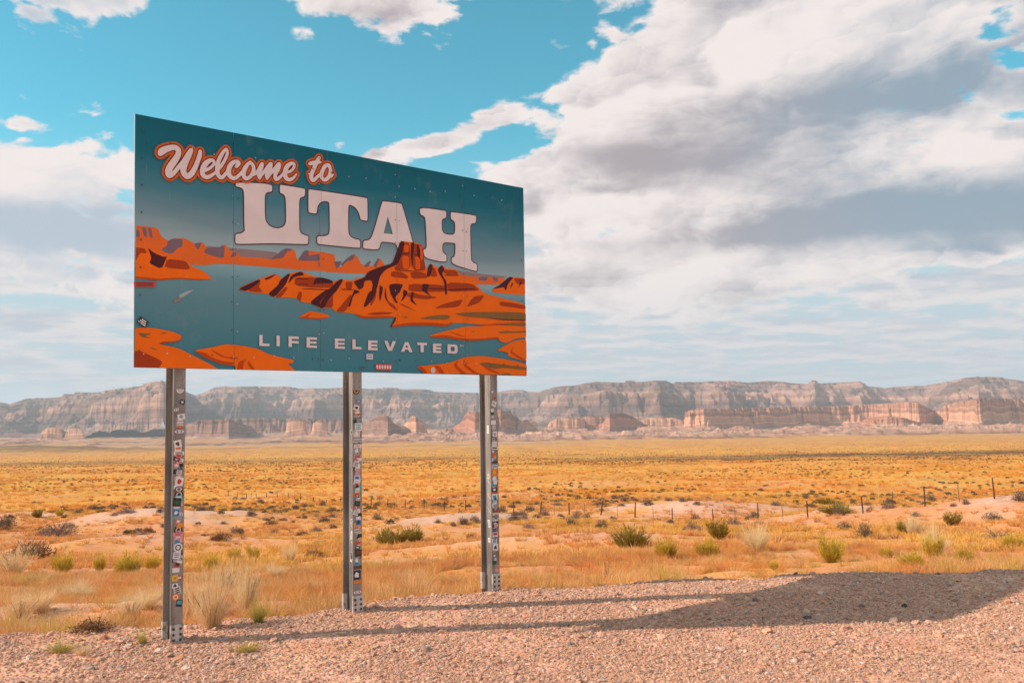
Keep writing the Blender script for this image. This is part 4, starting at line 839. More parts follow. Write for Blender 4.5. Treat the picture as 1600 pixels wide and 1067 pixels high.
POSTS = []
foot = {0: (277.5, 1008), 1: (557, 951), 2: (770.5, 919.5)}
decals = {
 0: [(608,.075,'w','s','disc'),(628,.05,'k','w','blob'),(640,.05,'w','k','disc'),(651,.075,'w','s','blob'),(660,.09,'s','w','bars'),(667,.04,'r','o','block'),(674,.095,'w','k','disc'),(693,.075,'w','n','blob'),(708,.11,'w','k','bars'),(717,.06,'k','p','blob'),(727,.06,'g','g','none'),(727,.05,'p','w','blob'),(736,.06,'b','w','blob'),(738,.05,'w','k','bars'),(746,.07,'p','w','bars'),(752,.08,'w','r','blob'),(758,.07,'k','w','bars'),(764,.09,'n','w','disc'),(773,.09,'k','c','disc'),(784,.08,'k','g','blob'),(790,.06,'w','k','blob'),(800,.06,'b','w','blob'),(808,.115,'t','o','disc'),(821,.075,'o','y','disc'),(828,.085,'k','c','disc'),(834,.12,'p','r','bars'),(842,.09,'p','w','bars'),(855,.09,'w','k','disc'),(862,.08,'k','w','blob'),(867,.07,'w','v','bars'),(875,.10,'k','w','bars'),(882,.05,'r','k','block'),(890,.07,'w','c','none'),(903,.105,'r','w','block'),(902,.06,'y','o','blob'),(914,.06,'w','k','blob'),(922,.07,'c','k','bars'),(932,.075,'o','w','disc'),(942,.06,'k','t','block')],
 1: [(611,.085,'k','y','disc'),(620,.06,'s','t','bars'),(627,.05,'b','c','blob'),(637,.07,'w','k','blob'),(645,.075,'o','w','block'),(650,.09,'k','w','tall'),(658,.05,'g','k','blob'),(667,.09,'w','t','bars'),(678,.09,'c','w','blob'),(688,.12,'w','k','tall'),(697,.10,'w','p','blob'),(704,.09,'s','w','blob'),(713,.11,'p','k','bars'),(719,.05,'r','w','disc'),(725,.07,'w','k','bars'),(733,.06,'k','w','blob'),(742,.08,'w','r','tall'),(752,.08,'w','r','bars'),(757,.06,'p','r','blob'),(763,.08,'t','w','blob'),(773,.085,'o','n','disc'),(780,.05,'w','k','disc'),(793,.05,'r','w','disc'),(800,.08,'w','s','bars'),(810,.06,'w','t','none'),(816,.06,'b','k','blob'),(821,.075,'y','o','blob'),(829,.08,'w','k','tall'),(838,.06,'k','k','blob'),(848,.07,'r','o','disc'),(856,.06,'g','w','blob'),(864,.085,'k','n','block'),(876,.08,'s','w','blob'),(886,.125,'n','r','none'),(898,.09,'k','w','blob'),(909,.10,'o','w','none'),(925,.11,'w','r','disc')],
 2: [(612,.03,'w','w','none'),(622,.03,'r','n','blob'),(631,.07,'w','s','blob'),(641,.05,'w','w','disc'),(645,.05,'g','k','block'),(651,.05,'w','k','disc'),(660,.08,'w','w','blob'),(668,.06,'w','k','disc'),(678,.07,'w','s','blob'),(686,.085,'k','w','disc'),(694,.08,'w','c','bars'),(700,.10,'w','k','block'),(711,.06,'o','r','disc'),(717,.05,'v','w','blob'),(722,.10,'n','k','disc'),(730,.09,'w','k','bars'),(738,.09,'o','y','blob'),(748,.07,'w','w','disc'),(754,.06,'w','k','none'),(758,.06,'t','b','disc'),(765,.08,'k','w','blob'),(770,.10,'o','n','bars'),(776,.09,'w','b','blob'),(783,.09,'n','c','disc'),(789,.08,'w','k','blob'),(795,.09,'k','w','disc'),(803,.10,'c','w','none'),(812,.09,'w','k','block'),(819,.09,'k','w','blob'),(822,.05,'w','p','disc'),(835,.085,'w','r','block'),(845,.08,'w','k','bars'),(855,.09,'w','k','blob'),(868,.03,'w','w','disc'),(879,.06,'g','k','block'),(891,.06,'p','r','none')],
}
DROP = {0: [40, 75], 1: [45], 2: [60]}
for i in range(3):
    top_px = {0: (281, 590), 1: (558, 595), 2: (771, 597)}[i]
    s, _ = on_board(*top_px, off=FOFF)
    base_z = 0.0; C0 = SO + DX*s; C0.z = 0
    topz = SO.z + 2.75
    post = MB()
    cz = (topz-0.35)/2; hz = (topz+0.35)/2
    post.box(C0+DN*(FOFF-FT/2)+DZ*cz, DX, DN, DZ, FW/2, FT/2, hz)
    post.box(C0+DN*(FOFF-DEP+FT/2)+DZ*cz, DX, DN, DZ, FW/2, FT/2, hz)
    post.box(C0+DN*(FOFF-DEP/2)+DZ*cz, DX, DN, DZ, WT/2, (DEP-2*FT)/2-0.0005, hz)
    po = sp(post.build('post', [M_STEEL])); POSTS.append(C0)
    labs = ['front post at the left, stickers thick on its lower half', 'middle post with a long red lettered sticker', 'right post, furthest from the road']
    po['label'] = labs[i]
    # hinge plates with bolts under the board; splice plates with bolts at the foot
    zt = SO.z-0.16
    for dn, th in ((FOFF+0.004, 0.004), (FOFF-DEP-0.004, 0.004)):
        mb = MB(); mb.box(C0+DN*dn+DZ*zt, DX, DN, DZ, FW/2-0.004, th, 0.085); sp(mb.build('hinge_plate', [M_STEEL]), po)
        mb = MB(); mb.box(C0+DN*(dn*1.0+(0.002 if dn > -0.2 else -0.002))+DZ*0.10, DX, DN, DZ, FW/2+0.006, 0.008, 0.125); pl_ = sp(mb.build('base_plate', [M_PLATE]), po)
    mb = MB(); mb.box(C0+DN*(FOFF-DEP+FT+0.006)+DZ*0.10-DX*(FW/4+.01), DX, DN, DZ, FW/4-.004, 0.006, 0.125); sp(mb.build('base_plate', [M_PLATE]), po)
    for fx in (-0.042, 0.042):
        for fz in (-0.04, 0.04):
            mb = MB(); mb.disc(C0+DN*(FOFF+0.008)+DX*fx+DZ*(zt+fz), DX, DZ, DN, 0.013, 0.012, 6); sp(mb.build('bolt', [M_BOLT]), po)
            if fx < 0: mb = MB(); mb.disc(C0+DN*(FOFF-DEP+FT)+DX*(fx-.005)+DZ*(zt+fz), DX, DZ, DN, 0.013, 0.012, 6); sp(mb.build('bolt', [M_BOLT]), po)
        for fz in (0.045, 0.11, 0.175):
            mb = MB(); mb.disc(C0+DN*(FOFF+0.014)+DX*fx+DZ*fz, DX, DZ, DN, 0.016, 0.012, 6); sp(mb.build('bolt', [M_BOLTD]), po)
    rr = random.Random(40+i); k = 0
    dl = []
    for q_, dd in enumerate(decals[i]):
        dl.append((dd[0], min(.125, dd[1]*1.22)) + dd[2:])
        if q_+1 < len(decals[i]) and 680 < dd[0] < 880 and rr.random() < .9:
            dl.append(((dd[0]+decals[i][q_+1][0])/2, rr.uniform(.04, .09), rr.choice('wkcpstwk'), rr.choice('kwrobgkw'), rr.choice(['bars', 'blob', 'block', 'disc'])))
    for (py, sz, m1, m2, sh) in dl:
        px = {0: 281.0-(py-590)/425*4, 1: 558.5-(py-590)/360*1.0, 2: 770.5+(py-590)/330*1.5}[i]
        d = ray(px, py); P0 = C0+DN*(FOFF+.001*(k % 3)); tt = (P0-Vector((0, 0, CAM_H))).dot(DN)/d.dot(DN); q = Vector((0, 0, CAM_H))+d*tt
        wj = rr.uniform(-1, 1)*(FW/2-sz/2-0.004) if sz < FW-.02 else 0
        c = C0 + DX*wj + DN*(FOFF+0.0006+0.0017*(k % 4)); c.z = q.z; k += 1
        hh = sz*rr.uniform(.6, 1.15) if sh != 'tall' else sz*0.45
        if m1+m2 == 'wr' and sh == 'tall': hh = .30; sz = .07
        if sz > .11: hh = sz*.35
        sticker(c, DX, DZ, DN, min(sz, FW-.012), hh, rr.uniform(-.35, .35) if sz < .1 else 0, m1, m2, sh, po, rr)
    # a few decals and scrawls on the sunlit web and the rear flange
    for q_ in range(5):
        zq = rr.uniform(0.5, 2.6); mi = rr.choice(['w', 'c', 's'])
        sticker(C0-DX*(WT/2+.0005)+DN*(FOFF-DEP*.55)+DZ*zq, DN, DZ, -DX, .05, rr.uniform(.04, .12), rr.uniform(-.3, .3), mi, rr.choice('kso'), rr.choice(['bars', 'blob']), po, rr)
    mb = MB(); zq = 0.8+rr.random()*.8; pts = [C0-DX*(WT/2+.001)+DN*(FOFF-DEP*.5+.05*math.sin(kk*1.3+i))+DZ*(zq+kk*.045) for kk in range(14)]
    mb.tube(pts, .003, 4); sp(mb.build('chalk_scrawl', [SM['w']]), po)

# ------------------------------------------------------------------ gravel and grass (uncountable stuff, instanced)
def hide_source(name, o): COL.objects.unlink(o); SRC[name].objects.link(o)
SRC = {}
def source(name, objs):
    c = bpy.data.collections.new(name); SRC[name] = c
    for o in objs: COL.objects.unlink(o); c.objects.link(o)
    return c
def scatter(name, pts, scl, rot, tint, coll):
    """points carry scale, rotation and tint; geometry nodes set one of the source shapes on each"""
    me = bpy.data.meshes.new(name); n = len(pts); me.vertices.add(n); me.vertices.foreach_set('co', pts.astype(np.float32).ravel())
    a = me.attributes.new('scl', 'FLOAT', 'POINT'); a.data.foreach_set('value', scl.astype(np.float32))
    a = me.attributes.new('rotv', 'FLOAT_VECTOR', 'POINT'); a.data.foreach_set('vector', rot.astype(np.float32).ravel())
    a = me.attributes.new('itint', 'FLOAT_COLOR', 'POINT'); c = np.ones((n, 4), np.float32); c[:, :3] = tint; a.data.foreach_set('color', c.ravel())
    o = link(bpy.data.objects.new(name, me)); md = o.modifiers.new('scatter', 'NODES')
    g = bpy.data.node_groups.new(name+'_nodes', 'GeometryNodeTree'); md.node_group = g
    g.interface.new_socket('Geometry', in_out='INPUT', socket_type='NodeSocketGeometry'); g.interface.new_socket('Geometry', in_out='OUTPUT', socket_type='NodeSocketGeometry')
    N = g.nodes; K = g.links; gi = N.new('NodeGroupInput'); go = N.new('NodeGroupOutput')
    ci = N.new('GeometryNodeCollectionInfo'); ci.inputs[0].default_value = coll; ci.inputs[1].default_value = True; ci.inputs[2].default_value = True
    ip = N.new('GeometryNodeInstanceOnPoints'); ip.inputs['Pick Instance'].default_value = True
    def na(nm, dt):
        q = N.new('GeometryNodeInputNamedAttribute'); q.data_type = dt; q.inputs[0].default_value = nm; return q.outputs[0]
    K.new(gi.outputs[0], ip.inputs['Points']); K.new(ci.outputs[0], ip.inputs['Instance'])
    K.new(na('rotv', 'FLOAT_VECTOR'), ip.inputs['Rotation']); K.new(na('scl', 'FLOAT'), ip.inputs['Scale']); K.new(ip.outputs[0], go.inputs[0])
    return tag(o, kind='stuff')

def stone(seed, sub=1, rough=.28):
    bm = bmesh.new(); bmesh.ops.create_icosphere(bm, subdivisions=sub, radius=1.0); rr = random.Random(seed)
    pl_ = [(Vector((rr.gauss(0, 1), rr.gauss(0, 1), rr.gauss(0, 1))).normalized(), rr.uniform(.55, .9)) for _ in range(9)]
    for v in bm.verts:
        for n_, k in pl_:
            q = v.co.dot(n_)-k
            if q > 0: v.co -= n_*q*.92
        v.co *= 1 + rr.uniform(-rough, rough)*.3
        v.co.x *= 1.25; v.co.z *= .68
    me = bpy.data.meshes.new('stone'); bm.to_mesh(me); bm.free(); me.materials.append(M_STONE)
    return link(bpy.data.objects.new('stone', me))
t = NT('stone', 0.9, spec=0.2); p = t.coord(); n1 = t.noise(p, 2.2, 5, .6)
c = t.attr('itint', 'INSTANCER'); c = t.mix(t.map(n1, .35, .65), t.mix(1.0, c, (.78, .76, .75), 'MULTIPLY'), c); t.base(c); t.bump(n1, .5, .1); M_STONE = t.m
stones = source('stone_shapes', [stone(k, 1) for k in range(7)] + [stone(20+k, 2) for k in range(2)])
def in_view(x, y, m=1.12): return (np.abs(x) < y*0.5578*m + 1.2)
# density per metre falls with size: fines, pebbles, cobbles
gp = []; gs = []
for n, lo, hi, y0, y1 in ((225000, .006, .013, 7.6, 17.6), (106000, .011, .020, 7.6, 18.4), (17000, .019, .032, 7.6, 18.8), (1500, .03, .06, 7.6, 18.4)):
    u = RNG.random(n); y = y0 + (y1-y0)*u**1.15; x = RNG.uniform(-1, 1, n)*(y*.5578*1.20+1.6)
    e = y - pad_edge(x); cl = fbm(x/1.1, y/1.1, 3, 201)
    keep = (e < .25 + 2.2*(RNG.random(n)**4)) & (RNG.random(n) < .30 + 1.3*smooth(cl, .36, .58))
    gp.append(np.stack([x[keep], y[keep]], -1)); gs.append(RNG.uniform(lo, hi, keep.sum())*(1-.15*(y[keep] < 10)))
u = RNG.random(9000); y = 12+14*u; x = RNG.uniform(-1, 1, 9000)*y*.63; k_ = (y > pad_edge(x)) & (RNG.random(9000) < .12+.9*bare(x, y)+.5*smooth(fbm(x, y, 3, 207), .5, .65)); gp.append(np.stack([x[k_], y[k_]], -1)); gs.append(RNG.uniform(.008, .04, k_.sum())**1.15)
gp = np.concatenate(gp); gs = np.concatenate(gs); gz_ = height(gp[:, 0], gp[:, 1]) + gs*.25
n = len(gp); pick = RNG.random(n)[:, None]; v = RNG.uniform(.72, 1.12, n)[:, None]
tn = np.where(pick < .62, np.array([[.86, .50, .345]]), np.where(pick < .80, np.array([[.84, .43, .27]]), np.where(pick < .90, np.array([[.92, .66, .52]]), np.where(pick < .98, np.array([[.52, .35, .28]]), np.array([[.26, .19, .17]])))))*v
gravel = scatter('gravel', np.column_stack([gp, gz_]), gs, np.column_stack([RNG.uniform(-.5, .5, n), RNG.uniform(-.5, .5, n), RNG.uniform(0, 6.28, n)]), np.clip(tn, 0, 1), stones)
print('stones', n)

# blades
def leafmat(name, root, tip, trans=0.25, inst=True, rough=.75):
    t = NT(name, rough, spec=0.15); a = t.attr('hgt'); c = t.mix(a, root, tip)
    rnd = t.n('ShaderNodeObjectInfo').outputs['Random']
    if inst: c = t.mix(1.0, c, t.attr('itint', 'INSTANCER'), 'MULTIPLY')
    else: c = t.mix(t.map(rnd, 0, 1, 0, .35, False), c, t.mix(1.0, c, (1.15, .85, .7), 'MULTIPLY'))
    n1 = t.noise(t.coord(), 14, 3); c = t.mix(t.map(n1, .35, .65), t.mix(1.0, c, (.80, .78, .74), 'MULTIPLY'), c)
    t.base(c); tr = t.n('ShaderNodeBsdfTranslucent'); t.set(tr, 'Color', c); mx = t.n('ShaderNodeMixShader'); mx.inputs[0].default_value = trans
    t.t.links.new(t.b.outputs[0], mx.inputs[1]); t.t.links.new(tr.outputs[0], mx.inputs[2]); t.t.links.new(mx.outputs[0], t.t.nodes['Material Output'].inputs[0])
    return t.m
def blades_mesh(name, blades, mat, parent=None):
    """blades: list of (root, dir, length, width, droop, segs)"""
    V = []; F = []; H = []; rr = random.Random(len(blades))
    for (r0, dr, ln, w, dp, sg) in blades:
        r0 = Vector(r0); dr = Vector(dr).normalized(); side = dr.cross(Vector((rr.gauss(0, 1), rr.gauss(0, 1), rr.gauss(0, .3)))).normalized()
        b = len(V); p = r0.copy(); dd = dr.copy()
        for s in range(sg+1):
            k = s/sg; ww = w*(1-k)**.7
            if s < sg: V += [tuple(p-side*ww/2), tuple(p+side*ww/2)]; H += [k, k]
            else: V.append(tuple(p)); H.append(1.0)
            dd = (dd + Vector((0, 0, -dp/sg))).normalized(); p = p + dd*(ln/sg)
        for s in range(sg-1): F.append((b+2*s, b+2*s+1, b+2*s+3, b+2*s+2))
        F.append((b+2*sg-2, b+2*sg-1, b+2*sg))
    me = bpy.data.meshes.new(name); me.from_pydata(V, [], F); me.materials.append(mat)
    a = me.color_attributes.new('hgt', 'FLOAT_COLOR', 'POINT'); c = np.ones((len(V), 4), np.float32); c[:, :3] = np.array(H)[:, None]; a.data.foreach_set('color', c.ravel())
    return link(bpy.data.objects.new(name, me), parent)
def tuft(seed, n, r, h, w, lean=.5, droop=.5, sg=3, mat=None):
    rr = random.Random(seed); B = []
    for _ in range(n):
        a = rr.uniform(0, 6.283); q = r*math.sqrt(rr.random())*.45; l_ = rr.uniform(.1, lean)
        B.append(((q*math.cos(a), q*math.sin(a), -.02), (math.cos(a)*l_+rr.gauss(0, .12), math.sin(a)*l_+rr.gauss(0, .12), 1), h*rr.uniform(.45, 1.1), w*rr.uniform(.7, 1.3), droop*rr.uniform(.2, 1.2), sg))
    return blades_mesh('tuft', B, mat)
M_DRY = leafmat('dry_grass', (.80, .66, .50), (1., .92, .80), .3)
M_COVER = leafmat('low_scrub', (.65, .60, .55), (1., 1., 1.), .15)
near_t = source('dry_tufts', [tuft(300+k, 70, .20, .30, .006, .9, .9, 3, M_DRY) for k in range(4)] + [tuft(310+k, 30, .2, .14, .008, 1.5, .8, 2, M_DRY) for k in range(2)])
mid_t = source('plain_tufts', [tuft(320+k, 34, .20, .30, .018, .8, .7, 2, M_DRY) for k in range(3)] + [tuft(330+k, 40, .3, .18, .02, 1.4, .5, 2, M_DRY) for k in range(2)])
def clump(seed, r, h, n, lf, mat, name='tuft'):           # rounded little shrub of short leaves on its own dome
    rr = random.Random(seed); B = []
    for _ in range(n):
        a = rr.uniform(0, 6.283); e_ = math.asin(rr.random()**.8); k = rr.uniform(.5, 1.0)*(1+.18*math.sin(3*a+seed))
        pnt = (r*k*math.cos(a)*math.cos(e_), r*k*math.sin(a)*math.cos(e_), h*k*math.sin(e_)*.9)
        B.append((pnt, (math.cos(a)*math.cos(e_)+rr.gauss(0, .5), math.sin(a)*math.cos(e_)+rr.gauss(0, .5), math.sin(e_)+.5+rr.gauss(0, .3)), lf*rr.uniform(.6, 1.4), lf*.42, .1, 1))
    return blades_mesh(name, B, mat)
far_t = source('scrub_clumps', [clump(340+k, .42, .40, 190, .16, M_COVER) for k in range(3)])

def place(name, n, y0, y1, power, smin, smax, coll, tfun, dens=None, tilt=.15, margin=1.32):
    n = int(n*1.15); u = RNG.random(n); y = (y0**power + (y1**power-y0**power)*u)**(1/power); x = RNG.uniform(-1, 1, n)*(y*.5578*margin+1.5)
    k = np.ones(n, bool) if dens is None else RNG.random(n) < dens(x, y)
    x, y = x[k], y[k]; m_ = len(x); s = RNG.uniform(smin, smax, m_)
    print(name, m_)
    return scatter(name, np.column_stack([x, y, height(x, y)]), s, np.column_stack([RNG.normal(0, tilt, m_), RNG.normal(0, tilt, m_), RNG.uniform(0, 6.28, m_)]), np.clip(tfun(x, y, m_), 0, 1), coll)
def dens_near(x, y):
    e = y - pad_edge(x); cl = fbm(x/2.2, y/2.2, 4, 211)
    left = smooth(x/y, .05, -.22)
    return smooth(e, .0, 1.3)*(.06+.94*smooth(cl, .47-.07*left, .62-.08*left))*(1-.80*bare(x, y))*(.30+.70*left + .35*smooth(y, 20, 34))
def tint_near(x, y, m_):
    r = fbm(x/2.5, y/2.5, 3, 221); r2 = RNG.random(m_)
    a = np.array([1., .64, .32]); b = np.array([1., .48, .18]); c = np.array([.72, .54, .14]); d_ = np.array([.62, .38, .24])
    t_ = a + (b-a)*smooth(r, .35, .62)[:, None]; t_ = np.where((r2 < .10)[:, None], c, t_); t_ = np.where((r2 > .93)[:, None], d_, t_)
    return t_*RNG.uniform(.75, 1.12, m_)[:, None]
place('dry_grass', 46000, 12, 34, 1.2, .55, 1.25, near_t, tint_near, dens_near)
big_t = source('grass_heads', [tuft(360+k, 150, .45, .50, .006, .7, 1.1, 4, M_DRY) for k in range(3)])
def tint_tall(x, y, m_):
    r2 = RNG.random(m_)[:, None]; return np.where(r2 < .4, np.array([[1., .58, .30]]), np.where(r2 < .7, np.array([[1., .72, .44]]), np.where(r2 < .85, np.array([[.84, .38, .18]]), np.array([[.80, .68, .22]]))))*RNG.uniform(.82, 1.1, m_)[:, None]
place('tall_dry_grass', 2600, 11.3, 30, 1.2, .45, 1.1, big_t, tint_tall, lambda x, y: smooth(y-pad_edge(x), .2, 1.6)*smooth(fbm(x/1.5, y/1.5, 3, 291), .52, .60)*np.clip(.12+smooth(x/y, .02, -.2), 0, 1)*(1-.6*bare(x, y)))
def dens_mid(x, y): return (1-.9*bare(x, y))*np.clip(.12+.88*smooth(fbm(x/5, y/7, 4, 231), .46, .60)+.5*smooth(y, 100, 125), 0, 1)
def tint_mid(x, y, m_):
    r = fbm(x/9, y/12, 3, 235); r2 = RNG.random(m_)
    a = np.array([1., .54, .22]); b = np.array([1., .62, .18]); g_ = np.array([.74, .54, .06]); d_ = np.array([.55, .33, .20])
    t_ = a + (b-a)*smooth(r, .4, .6)[:, None]; t_ = t_ + (g_-t_)*(smooth(y, 90, 150)*smooth(fbm(x/30, y/16, 3, 237), .42, .58)*(r2 < .55))[:, None]
    return np.where((r2 > .93)[:, None], d_, t_)*RNG.uniform(.75, 1.15, m_)[:, None]
place('plain_grass', 46000, 30, 130, 1.15, .8, 1.7, mid_t, tint_mid, dens_mid)
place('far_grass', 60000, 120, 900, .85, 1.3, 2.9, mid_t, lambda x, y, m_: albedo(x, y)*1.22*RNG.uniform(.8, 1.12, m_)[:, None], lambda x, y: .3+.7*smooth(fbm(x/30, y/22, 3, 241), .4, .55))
def tint_scrub(x, y, m_):
    r2 = RNG.random(m_)[:, None]
    return np.where(r2 < .45, np.array([[.23, .185, .15]]), np.where(r2 < .72, np.array([[.33, .25, .20]]), np.array([[.36, .28, .05]])))*RNG.uniform(.75, 1.2, m_)[:, None]
def dens_scrub(x, y):
    ly = np.log(y); row = np.exp(-((ly-np.log(125)+.25*(fbm(x/60, y/300, 3, 251)-.5)-.22*x/y)/.20)**2)
    return np.clip(.015 + .9*row*smooth(fbm(x/14, y/10, 3, 253), .42, .60) + .4*smooth(fbm(x/90, y/45, 3, 255), .56, .64)*smooth(y, 150, 250), 0, 1)
place('plain_scrub', 20000, 62, 620, .75, .45, 1.0, far_t, tint_scrub, dens_scrub, .05)
place('distant_scrub', 26000, 420, 2900, .5, .6, 1.5, far_t, lambda x, y, m_: np.tile([[.36, .22, .13]], (m_, 1))*RNG.uniform(.7, 1.3, m_)[:, None], lambda x, y: .3+.7*smooth(fbm(x/160, y/90, 3, 261), .42, .6), .05)

# ------------------------------------------------------------------ shrubs that can be told apart
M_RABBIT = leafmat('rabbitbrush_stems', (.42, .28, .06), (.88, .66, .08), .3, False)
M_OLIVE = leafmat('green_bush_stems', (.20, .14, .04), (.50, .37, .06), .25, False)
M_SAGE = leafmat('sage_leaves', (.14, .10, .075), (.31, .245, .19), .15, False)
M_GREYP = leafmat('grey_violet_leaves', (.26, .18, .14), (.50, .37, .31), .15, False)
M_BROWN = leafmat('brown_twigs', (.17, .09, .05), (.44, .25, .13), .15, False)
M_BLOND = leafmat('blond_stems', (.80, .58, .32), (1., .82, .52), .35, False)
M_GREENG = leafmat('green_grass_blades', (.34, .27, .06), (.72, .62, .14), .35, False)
M_TWIG = flat('twig_bark', (.16, .10, .065), .9)
def shrub_parts(kind, seed):
    rr = random.Random(seed); root = empty('shrub'); B = []; nm = 'foliage'
    if kind in ('rabbitbrush', 'green_bush', 'blond_grass', 'green_tuft', 'wispy'):
        n, mat, w, spread, dr, sg = {'rabbitbrush': (620, M_RABBIT, .013, 1.05, .05, 3), 'green_bush': (560, M_OLIVE, .018, 1.35, .05, 3), 'blond_grass': (760, M_BLOND, .009, .75, .35, 4),
                                 'green_tuft': (300, M_GREENG, .011, .85, .6, 4), 'wispy': (430, M_BLOND, .007, .95, .12, 3)}[kind]
        for _ in range(n):
            a = rr.uniform(0, 6.283); l_ = spread*rr.random()**.6*(1+.32*math.sin(2*a+seed)+.2*math.sin(5*a+seed*2)); q = .16*rr.random()
            ln = rr.uniform(.55, 1.0)/math.sqrt(1+l_*l_)*(1+.20*math.sin(3*a+seed)) if kind != 'wispy' else rr.uniform(.35, 1.05)/math.sqrt(1+l_*l_*.5)
            B.append(((q*math.cos(a), q*math.sin(a), -.02), (math.cos(a)*l_, math.sin(a)*l_, 1), ln*1.05, w*rr.uniform(.7, 1.3), dr, sg))
            if kind in ('rabbitbrush', 'green_bush', 'wispy') and rr.random() < .75:       # side sprays near the tips
                d_ = Vector((math.cos(a)*l_, math.sin(a)*l_, 1)).normalized(); st = Vector((q*math.cos(a), q*math.sin(a), 0)) + d_*ln*rr.uniform(.45, .85)
                for _k in range(2): B.append((tuple(st), (d_.x+rr.gauss(0, .35), d_.y+rr.gauss(0, .35), d_.z+.2), .16*rr.uniform(.6, 1.3), w*1.5, 0, 1))
        nm = 'blades' if kind in ('blond_grass', 'green_tuft') else 'stems'
    else:
        mat, n, lf, tall = {'sagebrush': (M_SAGE, 900, .085, .8), 'grey_bush': (M_GREYP, 850, .085, .62), 'brown_bush': (M_BROWN, 800, .10, .65), 'scraggly': (M_BROWN, 260, .09, 1.6)}[kind]
        lobes = [(rr.uniform(-.5, .5), rr.uniform(-.5, .5), rr.uniform(.32, .55)) for _ in range(6)] + [(0, 0, .6)]
        for _ in range(n):
            lx, ly_, lr = rr.choice(lobes); a = rr.uniform(0, 6.283); e_ = math.asin(rr.random()); k = lr*rr.uniform(.65, 1.08)
            pnt = (lx*.62+k*math.cos(a)*math.cos(e_), ly_*.62+k*math.sin(a)*math.cos(e_), max(.01, (k*math.sin(e_)*1.15+.04)*tall*(1.0 if lr > .45 else .8)))
            B.append((pnt, (math.cos(a)*.6+rr.gauss(0, .5), math.sin(a)*.6+rr.gauss(0, .5), .7+rr.gauss(0, .5)), lf*rr.uniform(.6, 1.6), lf*.38, .1, 1))
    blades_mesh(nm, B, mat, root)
    tw = MB()
    for _ in range(9):
        a = rr.uniform(0, 6.283); l_ = rr.uniform(.3, .9); hh = .55 if kind != 'scraggly' else 1.1
        tw.tube([(0, 0, -.03), (math.cos(a)*l_*.25, math.sin(a)*l_*.25, hh*.45), (math.cos(a)*l_*.6, math.sin(a)*l_*.6, hh)], [.018, .011, .004], 4)
    if kind in ('blond_grass', 'green_tuft'): pass
    else: tw.build('trunk', [M_TWIG], root)
    return root
KN = {'rabbitbrush': 'rabbitbrush', 'green_bush': 'green_bush', 'blond_grass': 'grass_clump', 'green_tuft': 'grass_clump', 'wispy': 'dry_bush', 'sagebrush': 'sagebrush', 'grey_bush': 'grey_bush', 'brown_bush': 'brown_bush', 'scraggly': 'scraggly_bush'}
PROTO = {k: [shrub_parts(k, 500+17*i+j) for j in range(3 if k not in ('scraggly',) else 1)] for i, k in enumerate(KN)}
USED = set()
def ground_hit(px, py):                                  # where a sight line meets the ground
    d = ray(px, py); lo, hi = 6.0, 6.0
    while hi < 20000:
        q = d*(hi/d.y); 
        if CAM_H+q.z < float(height(np.array([q.x]), np.array([q.y]))[0]): break
        lo = hi; hi *= 1.02
    for _ in range(30):
        m_ = (lo+hi)/2; q = d*(m_/d.y)
        if CAM_H+q.z < float(height(np.array([q.x]), np.array([q.y]))[0]): hi = m_
        else: lo = m_
    q = d*(hi/d.y); return q.x, q.y
def hz(x, y): return float(height(np.array([float(x)]), np.array([float(y)]))[0])
def put(kind, x, y, w, h, label, group=None, cat=None, seed=0):
    pr = PROTO[kind][seed % len(PROTO[kind])]; key = (kind, seed % len(PROTO[kind]))
    if key not in USED: USED.add(key); o = pr
    else:
        o = pr.copy(); COL.objects.link(o)
        for ch in list(pr.children): c = ch.copy(); COL.objects.link(c); c.parent = o; 
    o.name = KN[kind]; o.location = (x, y, hz(x, y)-.01); ext = .62 if kind not in ('sagebrush', 'grey_bush', 'brown_bush', 'scraggly') else .78
    o.scale = (w/2/ext, w/2/ext, h/(.95 if ext < .7 else (.72 if kind != 'scraggly' else 1.1))); o.rotation_euler = (0, 0, seed*1.7)
    o['label'] = label; o['category'] = cat or ('grass clump' if 'grass' in KN[kind] else 'shrub')
    if group: o['group'] = group
    return o
